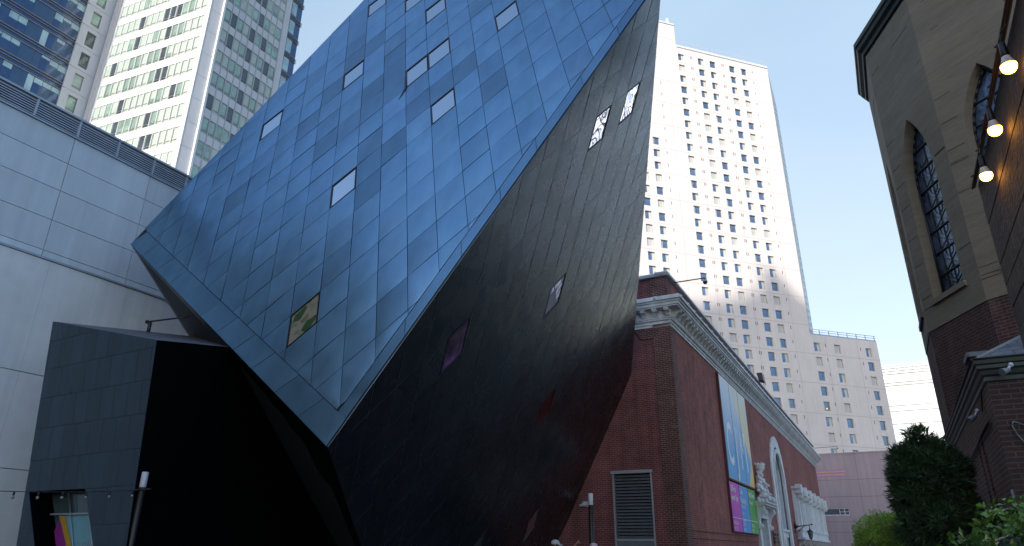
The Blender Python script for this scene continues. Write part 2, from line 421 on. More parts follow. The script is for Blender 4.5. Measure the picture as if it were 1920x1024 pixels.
darkset = {(1, -3), (2, -2), (1, -2), (0, -1), (3, 0), (4, 4), (3, 5), (2, 1), (3, 1), (2, 2), (3, 2), (6, 4), (5, 4), (2, 5), (2, 4), (-1, 0), (0, 2), (1, 2), (7, 6), (2, 6), (-4, 1)}
def blue_pt(k, s): return kc + ka * k + kb * (s - k)
cells = []
for k in range(-16, 24):
    for s in range(-24, 26):
        c = [FB.to2(blue_pt(*q)) for q in ((k, s), (k, s + 1), (k + 1, s + 1), (k + 1, s))]
        if area(c) < 0: c = c[::-1]
        p = clip_poly(c, blue2, offB)
        if len(p) < 3: continue
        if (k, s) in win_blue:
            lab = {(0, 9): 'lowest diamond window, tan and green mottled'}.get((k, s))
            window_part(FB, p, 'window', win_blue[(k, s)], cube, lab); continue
        t = ru(.93, 1.07)
        if (k, s) in darkset: t *= .72
        elif rnd() < .16: t *= ru(.85, .94)
        panel(mb, FB, p, tint=(t * ru(.97, 1.03), t, t * ru(.98, 1.02)), tilt=.010, pil=ru(.015, .034))
# border band along the lower edge A-B
band = clip_poly(list(blue2), blue2, 0)
ua = V(FB.to2(vA) + (0,)); ub = V(FB.to2(vB) + (0,)); dab = (ub - ua).normalized(); nab = V((-dab.y, dab.x, 0))
if nab.dot(V(FB.to2(vAt) + (0,)) - ua) < 0: nab = -nab
Lab = (ub - ua).length; nx = 0.
while nx < Lab:
    w = min(ru(1.05, 1.35), Lab - nx)
    if Lab - nx - w < .4: w = Lab - nx
    q = [(ua + dab * (nx + a) + nab * b + dab * (b * .35)) for a, b in ((0, 0), (w, 0), (w, .615), (0, .615))]
    p = [(x.x, x.y) for x in q]
    if area(p) < 0: p = p[::-1]
    p = clip_poly(p, blue2, 0)
    if len(p) >= 3: panel(mb, FB, p, tint=ru(.85, .98), tilt=.005, h=.026)
    nx += w
# darker folded strip along the ridge, in long pieces with slanted ends
ur = V(FB.to2(vB) + (0,)); uq = V(FB.to2(vRt) + (0,)); drr = (uq - ur).normalized(); nrr = V((-drr.y, drr.x, 0)); Lr_ = (uq - ur).length
if nrr.dot(V(FB.to2(vA) + (0,)) - ur) < 0: nrr = -nrr
nx = .62
while nx < Lr_:
    w = min(ru(1.6, 2.4), Lr_ - nx)
    q = [(ur + drr * (nx + a + b * (1.3 if (a > 0 or nx > .7) else -.16)) + nrr * b) for a, b in ((0, 0.01), (w, 0.01), (w, .295), (0, .295))]
    p = [(x.x, x.y) for x in q]
    if area(p) < 0: p = p[::-1]
    p = clip_poly(p, blue2, 0)
    if len(p) >= 3: panel(mb, FB, p, tint=ru(.70, .84), tilt=.004, h=.02, pil=.002)
    nx += w
base.v = [v - nb * .002 for v in base.v]
for f_ in mb.f: pass
base.mesh(mb.v, [], 0)
i0 = 4
for f_, m_, t_, s_ in zip(mb.f, mb.m, mb.t, mb.sm): base.f.append([x + i0 for x in f_]); base.m.append(1); base.t.append(t_); base.sm.append(s_)
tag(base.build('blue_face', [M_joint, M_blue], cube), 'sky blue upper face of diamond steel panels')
# bent flashing hanging below one window
fl = MB(); P0 = FB.to3(FB.to2(blue_pt(4.0, 2.25)), .02); P1 = FB.to3(FB.to2(blue_pt(4.0, 3.0)), .05); P2 = P1 + V((-.16, -.05, -.62)) - nb * 0 + nb * .05
sx = FB.e1.cross(FB.n) * 0 + (ka.normalized() * .035)
fl.poly([P0 - sx, P0 + sx, P1 + sx, P1 - sx]); fl.poly([P1 - sx, P1 + sx, P2 + sx * .2, P2 - sx * .2]); fl.poly([P1 + sx, P1 - sx, P2 - sx * .2 - nb * .01, P2 + sx * .2 - nb * .01])
fl.build('bent_flashing', M_frame, cube)
# --- dark face
nk = V((.82102, -.33, -.46585)).normalized()
FD = Face(vB, dR, nk)
da_, db_, dc_ = V((.4951, .3179, .6474)), V((-.2217, .5374, -.7714)), V((2.136, 13.8421, 11.5452)) + UP
dark2 = [FD.to2(x) for x in (vB, vRt, vRt + dE * LE, vB + dE * LE)]
if area(dark2) < 0: dark2 = dark2[::-1]
win_dark = {(1, 2): (M_wavy, None), (3, 2): (M_wavy, None), (1, 7): (M_wavy, None), (-5, 5): (M_purple, 'diamond window of purple glass'), (3, 12): (M_red, 'dark red diamond window'), (0, 15): (M_glass, None), (5, 18): (M_glass, None)}
base = MB(); base.poly([FD.to3(a, -.002) for a in dark2], 0); mb = MB()
for k in range(-40, 40):
    for s in range(-25, 45):
        c = [FD.to2(dc_ + da_ * a + db_ * b) for a, b in ((k, s), (k, s + 1), (k + 1, s + 1), (k + 1, s))]
        if area(c) < 0: c = c[::-1]
        p = clip_poly(c, dark2, .0)
        if len(p) < 3: continue
        if (k, s) in win_dark:
            window_part(FD, p, 'window', win_dark[(k, s)][0], cube, win_dark[(k, s)][1]); continue
        t = ru(.9, 1.1)
        if rnd() < .1: t *= .88
        panel(mb, FD, p, tint=(t * ru(.97, 1.03), t, t * ru(.97, 1.03)), tilt=.006, pil=.003, gap=.005)
base.mesh(mb.v, [], 0)
for f_, m_, t_, s_ in zip(mb.f, mb.m, mb.t, mb.sm): base.f.append([x + 4 for x in f_]); base.m.append(1); base.t.append(t_); base.sm.append(s_)
smb = MB()  # raised seams, coloured lighter than the panels to stand in for caught light
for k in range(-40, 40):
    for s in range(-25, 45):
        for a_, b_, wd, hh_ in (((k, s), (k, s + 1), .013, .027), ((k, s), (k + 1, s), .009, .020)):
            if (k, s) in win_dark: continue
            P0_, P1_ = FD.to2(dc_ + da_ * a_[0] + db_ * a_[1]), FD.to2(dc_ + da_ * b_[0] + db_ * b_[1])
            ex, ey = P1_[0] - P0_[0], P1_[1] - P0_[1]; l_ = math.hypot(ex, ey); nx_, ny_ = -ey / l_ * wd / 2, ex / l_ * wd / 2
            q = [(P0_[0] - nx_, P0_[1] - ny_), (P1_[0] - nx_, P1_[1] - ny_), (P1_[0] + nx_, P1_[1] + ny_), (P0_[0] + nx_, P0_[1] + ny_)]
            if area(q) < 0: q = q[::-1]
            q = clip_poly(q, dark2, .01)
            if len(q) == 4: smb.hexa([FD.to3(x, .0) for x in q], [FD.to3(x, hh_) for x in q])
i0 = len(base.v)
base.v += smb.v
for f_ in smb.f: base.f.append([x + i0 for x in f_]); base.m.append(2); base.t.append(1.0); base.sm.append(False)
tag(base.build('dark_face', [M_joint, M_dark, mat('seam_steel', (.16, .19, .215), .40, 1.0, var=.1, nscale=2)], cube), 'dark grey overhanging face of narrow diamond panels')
# --- underside (strips running back from the lower edge) and the hidden faces
dA = (V((math.sin(AZ), math.cos(AZ), 0)) + V((0, 0, -.871))).normalized()
zA = (vA.z - .0) / -dA.z; zB = vB.z / -dE.z
vAz = vA + dA * zA; vBz = vB + dE * zB
un = MB(); NS = 16
for i in range(NS):
    a0, a1 = i / NS + .0015, (i + 1) / NS - .0015
    q = [vA.lerp(vB, a0), vA.lerp(vB, a1), vAz.lerp(vBz, a1), vAz.lerp(vBz, a0)]
    nn_ = (q[1] - q[0]).cross(q[3] - q[0]).normalized(); j = ru(-.012, .012)
    un.poly([q[0], q[1], q[2] + nn_ * j, q[3] - nn_ * j], 0, ru(.8, 1.15))
un.poly([vA - V((0, 0, .03)) * -1, vAz + V((0, 0, .04)), vBz + V((0, 0, .04)), vB + V((0, 0, .03))], 1)
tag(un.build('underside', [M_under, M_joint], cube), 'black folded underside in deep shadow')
hd = MB(); vE = vRt + dE * LE; vF = vAt + dE * LE
hd.poly([vAt, vRt, vE, vF], 0); hd.poly([vA, vAt, vF, vAz], 0)
hd.build('top_and_side', [M_blue], cube)
# ------------------------------------------------------------------ brick hall (street frame)
LF, FE, FF = -6.88, 26.7, 84.0
hall = thing('brick_hall', 'long red brick hall with white cornice, arched window and louvred end wall', 'brick hall', at(LF, FE))
def z(r): return r + CH
# long facade: in a frame where x = +f, y = -l (into the wall)
FAC = frame(*(ST @ V((LF, 0, 0))), AZ - math.pi / 2)
mb = MB(FAC)
TOPZ = z(10.75)
DOOR = (42.6, 44.9, 0, z(1.75))
wall_grid(mb, FE + .62, 49.0, 0, TOPZ, [DOOR], .45, 0, 1)
AR = arch_wall(mb, 49.0, 57.0, 0, TOPZ, 50.75, 55.35, .9, z(4.55), 2.3, depth=.55, n=24, mi=0, rmi=1)
wall_grid(mb, 57.0, FF, 0, TOPZ, [], .3)
mb.poly([(FF, 0, 0), (FF, 24, 0), (FF, 24, TOPZ), (FF, 0, TOPZ)])
mb.poly([(FF, 24, 0), (FE, 24, 0), (FE, 24, TOPZ), (FF, 24, TOPZ)])
for rz in (.74, .47): mb.box(FE + .62, 41.5, -.035, 0, z(rz) - .03, z(rz) + .05)
mb.box(FE + .64, FF, .05, .06, TOPZ - .02, TOPZ - .01)
hw = mb.build('long_wall', [M_brick, M_trim], hall)
mb = MB(FAC); mb.poly([(FE, .3, TOPZ - .05), (FF, .3, TOPZ - .05), (FF, 24, TOPZ - .05), (FE, 24, TOPZ - .05)]); mb.build('roof', M_lead, hall)
# end wall: x = l, y = f
END = frame(*(ST @ V((0, FE, 0))), AZ)
LV = (-9.66, -8.06, z(-1.6) + .02, z(2.78))
mb = MB(END)
wall_grid(mb, -30.8, LF - .72, 0, TOPZ, [LV], .25)
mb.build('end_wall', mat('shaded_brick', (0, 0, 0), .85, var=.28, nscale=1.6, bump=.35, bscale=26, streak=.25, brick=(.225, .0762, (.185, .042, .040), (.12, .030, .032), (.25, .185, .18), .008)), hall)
# corner pier, slightly proud, of rougher brick
mb = MB(END)
mb.box(LF - .72, LF + .03, -.06, .62, 0, z(8.55)); mb.box(LF - .72, LF + .03, -.05, .62, z(8.56), TOPZ)
mb.hexa([(LF - 1.25, -.05, z(8.1)), (LF - .72, -.05, z(8.1)), (LF - .72, .1, z(8.1)), (LF - 1.25, .1, z(8.1))],
        [(LF - 1.5, -.12, z(8.55)), (LF - .72, -.12, z(8.55)), (LF - .72, .1, z(8.55)), (LF - 1.5, .1, z(8.55))])
mb.build('corner_pier', M_brick2, hall)
# louvre
lv = MB(END)
x0, x1, z0, z1 = LV
lv.box(x0, x0 + .06, -.03, .12, z0, z1); lv.box(x1 - .06, x1, -.03, .12, z0, z1); lv.box(x0 - .05, x1 + .05, -.10, .05, z1, z1 + .12); lv.box(x0 + .06, x1 - .06, -.02, .1, z(.32), z(.40))
lvo = lv.build('louvre_vent', [M_galv], hall)
lv = MB(END); n = 20; zb_, zt_ = z(.42), z1 - .02
for i in range(n):
    a = zb_ + (zt_ - zb_) * i / n; h = (zt_ - zb_) / n
    lv.hexa([(x0 + .06, -.01, a), (x1 - .06, -.01, a), (x1 - .06, .015, a), (x0 + .06, .015, a)], [(x0 + .06, .11, a + h * .8), (x1 - .06, .11, a + h * .8), (x1 - .06, .135, a + h * .8), (x0 + .06, .135, a + h * .8)])
lv.box(x0 + .06, x1 - .06, .2, .22, z0, z1, 1)
lv.build('slats', [M_louv, M_joint], lvo)
lv = MB(END); lv.box(x0 + .06, (x0 + x1) / 2 - .006, 0, .06, z0, z(.32)); lv.box((x0 + x1) / 2 + .006, x1 - .06, 0, .06, z0, z(.32)); lv.build('access_door', M_louv, lvo)
# parapet coping
mb = MB(END)
cop = [(-.16, 0), (-.16, .10), (-.08, .17), (.45, .19), (.45, 0)]
mb.prism([(a, b) for a, b in cop], (LF - 24, 0, TOPZ), (LF + .10, 0, TOPZ), (0, 1, 0), (0, 0, 1))
mb.prism([(-a, b) for a, b in cop], (LF, -.16, TOPZ + .002), (LF, FF - FE + .1, TOPZ + .002), (1, 0, 0), (0, 0, 1))
mb.build('coping', M_lead, hall)
# cornice: layered mouldings on the long side and on the pier
mb = MB(END)
lay = [(8.55, 8.66, .05), (8.67, 8.74, .09), (8.745, 8.80, .07), (8.88, 8.93, .18), (9.24, 9.30, .50), (9.30, 9.42, .55), (9.42, 9.50, .60), (9.50, 9.62, .68), (9.62, 9.68, .62)]
LEND = LF - 1.52
YF = FF - FE + .45
for a, b, p in lay:
    mb.box(LF - .01, LF + p, -p, YF - .5 + p, z(a), z(b))          # long side
    mb.box(LEND - p * .12, LF - .012, -p, .0, z(a), z(b))          # return on the end wall
mb.box(LF, LF + .12, -.12, YF, z(8.80), z(8.88)); mb.box(LEND, LF, -.12, 0, z(8.80), z(8.88))
mb.box(LF, LF + .14, -.14, YF, z(8.93), z(9.24)); mb.box(LEND, LF, -.14, 0, z(8.93), z(9.24))
co = mb.build('cornice', M_trim, hall)
mb = MB(END)
y = .05
while y < YF - .1:                                                # dentils
    mb.box(LF + .12, LF + .17, y, y + .07, z(8.80), z(8.875)); y += .14
mb.build('dentil_course', M_trim, co); mb = MB(END)
x = LEND + .04
while x < LF: mb.box(x, x + .07, -.17, -.12, z(8.80), z(8.875)); x += .14
mb.build('dentil_course', M_trim, co)
def modillion(mb, x, y, dx, dy):
    # scroll bracket pointing along (dx,dy)
    tx, ty = -dy, dx; w = .10
    prof = [(.14, 8.95), (.22, 8.95), (.26, 9.03), (.34, 9.10), (.44, 9.12), (.47, 9.18), (.47, 9.238), (.14, 9.238)]
    mb.prism([(u - .14, v) for u, v in prof], (x + dx * .14 - tx * w, y + dy * .14 - ty * w, CH), (x + dx * .14 + tx * w, y + dy * .14 + ty * w, CH), (dx, dy, 0), (0, 0, 1))
mods = []
for x in (LF + .0, LF - .5, LF - 1.0, LF - 1.46): mods.append((x, 0, 0, -1))
y = .2
while y < YF - .2: mods.append((LF, y, 1, 0)); y += .56
rest = MB(END)
for i, q in enumerate(mods):
    if i < 100: mb = MB(END); modillion(mb, *q); mb.build('bracket', M_trim, co)
    else: modillion(rest, *q)
if rest.v: rest.build('bracket', M_trim, co)['kind'] = 'stuff'
bp_ = [(LF - .35, -.66), (LF - 1.3, -.66)]; y = -.4
mb = MB(END)
while y < YF: bp_.append((LF + .64, y)); mb.tube((LF + .1, y + .55, z(9.70)), (LF + .6, y + .55, z(9.66)), .035, n=6); y += 1.1
mb.build('roll_tiling', M_trim, co)
for x, y in bp_: mb = MB(END); mb.ball((x, y, z(9.60)), .085, n=8); mb.build('boss', M_trim, co)
# arched window surround
arch = MB(FAC)
def ring(mb, xa, xb, zb, zs, rise, w, y0, y1, n=28, mi=0):
    I = [(xa, zb)] + arch_pts(xa, xb, zs, rise, n) + [(xb, zb)]; O = [(xa - w, zb)] + arch_pts(xa - w, xb + w, zs, rise + w, n) + [(xb + w, zb)]
    for k in range(len(I) - 1):
        a, b, c, d = I[k], I[k + 1], O[k + 1], O[k]
        mb.poly([(a[0], y0, a[1]), (b[0], y0, b[1]), (c[0], y0, c[1]), (d[0], y0, d[1])], mi)
        mb.poly([(d[0], y0, d[1]), (c[0], y0, c[1]), (c[0], y1, c[1]), (d[0], y1, d[1])], mi)
        mb.poly([(a[0], y1, a[1]), (b[0], y1, b[1]), (b[0], y0, b[1]), (a[0], y0, a[1])], mi)
ring(arch, 50.7, 55.4, .0, z(4.55), 2.35, .75, -.10, .02)
ring(arch, 51.1, 55.0, .0, z(4.55), 1.95, .28, -.16, -.0)
ring(arch, 51.35, 54.75, .9, z(4.55), 1.7, .26, .12, .5)
arch.box(51.1, 55.0, .05, .5, z(.9), z(1.25)); arch.box(51.0, 55.1, -.06, .1, z(1.25), z(1.4))
arch.box(50.9, 55.2, -.1, .5, 0, .9)
ao = arch.build('arched_window', M_trim, hall)
gl = MB(FAC); A_ = arch_pts(51.2, 54.9, z(4.55), 1.85, 24); gl.poly([(51.2, .48, .9), (54.9, .48, .9)] + [(a, .48, b) for a, b in A_[::-1]]); gl.build('pane', M_hglass, ao)
gl = MB(FAC)
for x in (52.1, 53.05, 54.0): gl.box(x - .035, x + .035, .38, .46, .9, z(6.1))
for r in (-.2, .5, 2.0, 2.9, 3.8, 4.7): gl.box(51.3, 54.8, .40, .45, z(r) - .03, z(r) + .03)
gl.prism([(-.5, 0), (.5, 0), (.2, -.5), (0, -.8), (-.2, -.5)], (53.05, .02, z(.88)), (53.05, .3, z(.88)), (1, 0, 0), (0, 0, 1))
gl.build('mullions', M_trim, ao)
# door with its stone portal
pt_ = MB(FAC)
pt_.box(42.0, 42.62, -.14, .3, 0, z(1.75)); pt_.box(44.88, 45.5, -.14, .3, 0, z(1.75)); pt_.box(42.0, 45.5, -.16, .3, z(1.75), z(2.0))
pt_.box(42.35, 45.15, -.22, .1, z(2.0), z(2.30))
for a, b, p in ((2.30, 2.38, .45), (2.38, 2.50, .62), (2.50, 2.58, .72)): pt_.box(41.9 - p * .5, 45.6 + p * .5, -p, 0, z(a), z(b))
for x in (41.75, 45.35):
    prof = [(0, 1.2), (.16, 1.16), (.24, 1.28), (.2, 1.5), (.26, 1.75), (.42, 1.95), (.52, 2.12), (.5, 2.3), (0, 2.3)]
    pt_.prism(prof, (x, 0, CH), (x + .4, 0, CH), (0, -1, 0), (0, 0, 1))
    pt_.tube((x - .03, -.2, z(1.27)), (x + .43, -.2, z(1.27)), .14, n=12); pt_.tube((x - .03, -.42, z(2.12)), (x + .43, -.42, z(2.12)), .12, n=12)
po = pt_.build('stone_portal', M_trim, hall)
dr = MB(FAC); dr.box(42.6, 44.9, .40, .44, 0, z(1.75)); do = dr.build('door', M_hglass, po)
dr = MB(FAC)
for x in (42.65, 43.35, 43.75, 44.15, 44.85): dr.box(x - .05, x + .05, .3, .39, 0, z(1.75))
dr.box(42.6, 44.9, .3, .39, z(.9), z(1.02)); dr.build('door_frame', M_trim, do)
# carved group on the portal: three seated and standing figures, an urn, drapery
stt = MB(FAC)
def carved(mb, x, y, zz, h, lean=0., seat=False):
    r = h / 7.5
    if seat:
        mb.ball((x, y, zz + h * .22), r * 1.15, (1, 1, .9)); mb.tube((x, y, zz + h * .22), (x + lean, y - .02, zz + h * .62), r * 1.0, r * .8)
        for s in (-1, 1):
            mb.tube((x + s * r * .6, y, zz + h * .2), (x + s * r * .9, y - r * 2.2, zz + h * .24), r * .55, r * .45, 8); mb.tube((x + s * r * .9, y - r * 2.2, zz + h * .24), (x + s * r, y - r * 2.2, zz), r * .45, r * .3, 8)
        zt = .62
    else:
        mb.tube((x, y, zz), (x, y, zz + h * .48), r * 1.15, r * .85); mb.tube((x, y, zz + h * .46), (x + lean, y, zz + h * .78), r * .85, r * .95); zt = .78
    for s in (-1, 1):
        mb.tube((x + lean + s * r * .9, y, zz + h * zt), (x + lean + s * r * 1.6, y - r * .8, zz + h * (zt - .18)), r * .36, r * .3, 8); mb.tube((x + lean + s * r * 1.6, y - r * .8, zz + h * (zt - .18)), (x + lean + s * r * .8, y - r * 1.6, zz + h * (zt - .22)), r * .3, r * .24, 8)
    mb.ball((x + lean, y - .02, zz + h * (zt + .12)), r * .62, (.9, .95, 1.1), 12); mb.tube((x + lean, y, zz + h * zt), (x + lean, y, zz + h * (zt + .06)), r * .4, r * .35, 8)
    for k in range(5): mb.ball((x + lean + ru(-.5, .5) * r, y + .05 * r, zz + h * (zt + .17)), r * .3, n=8)
carved(stt, 42.95, -.28, z(2.58), 1.45, -.05, True); carved(stt, 44.75, -.28, z(2.58), 1.35, .05, True); carved(stt, 43.8, -.25, z(2.58), 1.75)
carved(stt, 43.35, -.15, z(3.15), 1.2); carved(stt, 44.25, -.15, z(3.15), 1.1)
for k in range(26): stt.ball((ru(42.6, 45.0), ru(-.35, -.05), z(2.6) + abs(ru(-.1, .9))), ru(.1, .22), (ru(.8, 1.6), 1, ru(.7, 1.5)), 8)
stt.lathe([(.10, 0), (.22, .06), (.14, .14), (.26, .3), (.34, .42), (.30, .5), (.36, .56), (.36, .6)], (43.8, -.2, z(4.15)), n=14)
for k in range(8): stt.ball((43.8 + .28 * math.cos(k * .785), -.2 + .28 * math.sin(k * .785), z(4.78)), .09, n=6)
stt.build('carved_figures', M_trim, po)
# pilastered window bay near the far end
by = MB(FAC); bx0, bx1 = 59.6, 81.6
by.box(bx0, bx1, -.22, 0, z(1.0), z(4.2)); by.box(bx0 - .1, bx1 + .1, -.55, 0, z(.85), z(1.02)); by.box(bx0, bx1, -.40, 0, z(1.02), z(1.5)); by.box(bx0 - .1, bx1 + .1, -.46, 0, z(1.5), z(1.6))
by.box(bx0, bx1, -.35, 0, z(4.2), z(4.55)); by.box(bx0 - .15, bx1 + .15, -.62, 0, z(4.55), z(4.75))
bo = by.build('pilaster_window', M_trim, hall)
N = 7
for i in range(N):
    pb = MB(FAC)
    x = bx0 + .5 + (bx1 - bx0 - 1.0) * i / (N - 1)
    pb.box(x - .42, x + .42, -.45, -.2, z(1.6), z(1.85)); pb.box(x - .34, x + .34, -.42, -.2, z(1.85), z(3.75)); pb.box(x - .40, x + .40, -.48, -.2, z(3.75), z(3.85)); pb.lathe([(.32, 0), (.30, .1), (.42, .22), (.38, .3), (.5, .4)], (x, -.40, z(3.83)), n=12)
    pb.box(x - .55, x + .55, -.72, -.3, z(4.21), z(4.9))
    wp = MB(FAC); wp.prism([(0, 0), (.5, 0), (.4, -.22), (0, -.5)], (x - .2, 0, z(.85)), (x + .2, 0, z(.85)), (0, -1, 0), (0, 0, 1)); wp.build('bracket', M_trim, bo)
    if i < N - 1:
        d = (bx1 - bx0 - 1.0) / (N - 1)
        for w in (.30, .70): pn = MB(FAC); pn.box(x + d * w - .38, x + d * w + .38, -.26, -.2, z(1.75), z(3.9)); pn.build('pane', M_hglass, bo)
        wp = MB(FAC); wp.box(x + d * .5 - .15, x + d * .5 + .15, -.36, -.2, z(1.6), z(4.2)); wp.build('window_pier', M_trim, bo); wp = MB(FAC); wp.prism([(0, 0), (.45, 0), (.35, -.2), (0, -.42)], (x + d * .5 - .15, 0, z(.85)), (x + d * .5 + .15, 0, z(.85)), (0, -1, 0), (0, 0, 1)); wp.build('bracket', M_trim, bo)
    pb.build('pilaster', M_trim, bo)
# bronze plaque
pq = MB(FAC); pq.box(47.3, 49.3, -.05, 0, z(.35), z(1.15), 0)
for j in range(3):
    for i in range(9):
        if rnd() < .9: pq.box(47.42 + i * .2, 47.42 + i * .2 + ru(.1, .16), -.10, -.05, z(.45) + j * .22, z(.6) + j * .22, 1)
pqo = pq.build('wall_plaque', [M_black, M_frame], None, ST @ V((LF, 48.3, z(.75)))); tag(pqo, 'dark bronze plaque with raised characters beside the stone portal', 'plaque')
# ------------------------------------------------------------------ lettering helper
def text_mesh(txt, size, M, name, m, parent, align='LEFT', sx=1., bold=0.):
    cu = bpy.data.curves.new('txt', 'FONT'); cu.body = txt; cu.size = size; cu.align_x = align; cu.resolution_u = 3; cu.offset = bold; cu.space_line = 1.05
    to = bpy.data.objects.new('txt', cu); COL.objects.link(to)
    bpy.context.view_layer.update()
    me = bpy.data.meshes.new_from_object(to.evaluated_get(bpy.context.evaluated_depsgraph_get()))
    bpy.data.objects.remove(to); bpy.data.curves.remove(cu)
    L_ = W[parent].inverted() @ M @ Matrix.Diagonal((sx, 1, 1, 1))
    me.transform(L_); me.name = name
    me.materials.clear(); me.materials.append(m)
    o = bpy.data.objects.new(name, me); COL.objects.link(o); o.parent = parent; W[o] = W[parent].copy()
    return o
def fac_text(x, y, zz):   # text plane on the long facade, reading along +f
    return FAC @ Matrix(((1, 0, 0, x), (0, 0, -1, y), (0, 1, 0, zz), (0, 0, 0, 1)))
# ------------------------------------------------------------------ banners
M_bblue = mat('banner_blue', (.1, .4, .8), .55, var=.02, grad=((.12, .42, .74), (.78, .84, .88), 1.3, 4.9), spec=.3)
M_byel = mat('banner_yellow', (.8, .6, .1), .55, var=.02, grad=((.80, .52, .10), (.82, .80, .70), .1, 4.9), spec=.3)
M_bmag = mat('banner_magenta', (.62, .07, .50), .55, var=.03, spec=.3); M_bbl2 = mat('banner_azure', (.08, .34, .74), .55, var=.03, spec=.3); M_bgr = mat('banner_green', (.10, .40, .08), .55, var=.03, spec=.3)
M_ink = mat('banner_white_ink', (.85, .87, .88), .6, var=.02); M_bedge = mat('banner_edge', (.10, .025, .03), .7, var=.1)
b0, b1 = 34.95, 41.95; bw = (b1 - b0) / 3
ban = thing('banner_sign', 'tall blue and yellow banner lettered CJM high on the brick facade', 'banner', frame(*(FAC @ V((b0, -.1, z(3.25)))), AZ - math.pi / 2))
fr_ = MB(FAC); fr_.box(b0 - .06, b1 + .06, -.12, 0, z(3.2), z(8.42)); fr_.build('frame', M_bedge, ban)
def ybound(x):  # lower/upper edges of the blue arrow
    u = (x - b0) / (b1 - b0)
    return z(3.3) if u <= .78 else z(3.3) + (u - .78) / .17 * 1.35, z(8.36) if u < .36 else z(8.36) - (u - .36) / .59 * 3.7
for i in range(3):
    s_ = MB(FAC); xa, xb = b0 + i * bw + .035, b0 + (i + 1) * bw - .035
    xs = [xa + (xb - xa) * k / 12 for k in range(13)]
    for p, q in zip(xs[:-1], xs[1:]):
        (la, ha), (lb, hb) = ybound(p), ybound(q); ha, hb = max(ha, la), max(hb, lb)
        B_, T_ = z(3.28), z(8.36); yy = -.135
        s_.poly([(p, yy, la), (q, yy, lb), (q, yy, hb), (p, yy, ha)], 0)
        if max(la, lb) > B_ + .02: s_.poly([(p, yy, B_), (q, yy, B_), (q, yy, lb), (p, yy, la)], 1)
        if min(ha, hb) < T_ - .01: s_.poly([(p, yy, ha), (q, yy, hb), (q, yy, T_), (p, yy, T_)], 1)
    so = s_.build('banner_strip', [M_bblue, M_byel], ban)
    if i == 0: text_mesh('C', 3.0, fac_text(xa + .35, -.145, z(4.0)), 'letter', M_ink, so, sx=.66, bold=.035)
    if i == 1: text_mesh('J', 3.0, fac_text(xa + .15, -.145, z(4.0)), 'letter', M_ink, so, sx=.62, bold=.035)
    # the M runs over the joint, each half on its own strip
    lm = MB(FAC); mz0, mz1 = z(4.0), z(6.05); yy = -.145
    def bar(xa_, za, xb_, zb, w=.24): lm.poly([(xa_, yy, za), (xa_ + w, yy, za), (xb_ + w, yy, zb), (xb_, yy, zb)])
    j = b0 + 2 * bw
    if i == 1: bar(j - .95, mz0, j - .80, mz1); bar(j - .38, mz0 + .85, j - .80, mz1); lm.poly([(j - .38, yy, mz0 + .85), (j - .2, yy, mz0 + .85), (j - .08, yy, mz1 - .9), (j - .2, yy, mz1 - .9)]); lm.build('letter', M_ink, so)
    if i == 2: bar(j + .05, mz1 - .75, j + .18, mz1); bar(j + .62, mz0, j + .34, mz1); lm.build('letter', M_ink, so)
specs = [('California\nJewish Open', '', 'THROUGH\nOCT 20', M_bmag, 'magenta exhibition banner below the tall blue one, nearest the corner'),
         ('Leah\nRosenberg', 'When One\nSees a\nRainbow', 'JUN 20\nAPR 27', M_bbl2, 'azure exhibition banner between the magenta and the green ones'),
         ('Nicki Green', 'Firmament', 'MAR 20\nFEB 2', M_bgr, 'green exhibition banner next to the carved portal')]
for i, (t1, t2, t3, m_, lab) in enumerate(specs):
    xa, xb = b0 - .12 + i * bw + .02, b0 - .12 + (i + 1) * bw - .02
    if i == 2: xb = b1 - .25
    bn = thing('exhibition_banner', lab, 'banner', frame(*(FAC @ V((xa, -.1, z(.85)))), AZ - math.pi / 2), 'exhibition banners on the brick facade')
    s_ = MB(FAC); s_.box(xa - .01, xb + .01, -.11, 0, z(.82), z(3.12)); s_.build('frame', M_bedge, bn)
    s_ = MB(FAC); s_.poly([(xa + .02, -.12, z(.86)), (xb - .02, -.12, z(.86)), (xb - .02, -.12, z(3.1)), (xa + .02, -.12, z(3.1))]); so = s_.build('printed_panel', m_, bn)
    text_mesh(t1, .40, fac_text(xa + .16, -.127, z(2.68)), 'title', M_ink, so, sx=.80, bold=.006)
    if t2: text_mesh(t2, .30, fac_text(xa + .16, -.127, z(2.0 if i == 1 else 2.32)), 'subtitle', M_ink, so, sx=.8)
    text_mesh(t3, .24, fac_text(xa + .16, -.127, z(1.16)), 'dates', M_ink, so, sx=.9)
    s_ = MB(FAC); s_.box(xa + .04, xb - .04, -.13, -.125, z(1.46), z(1.485)); s_.build('rule', M_ink, so)
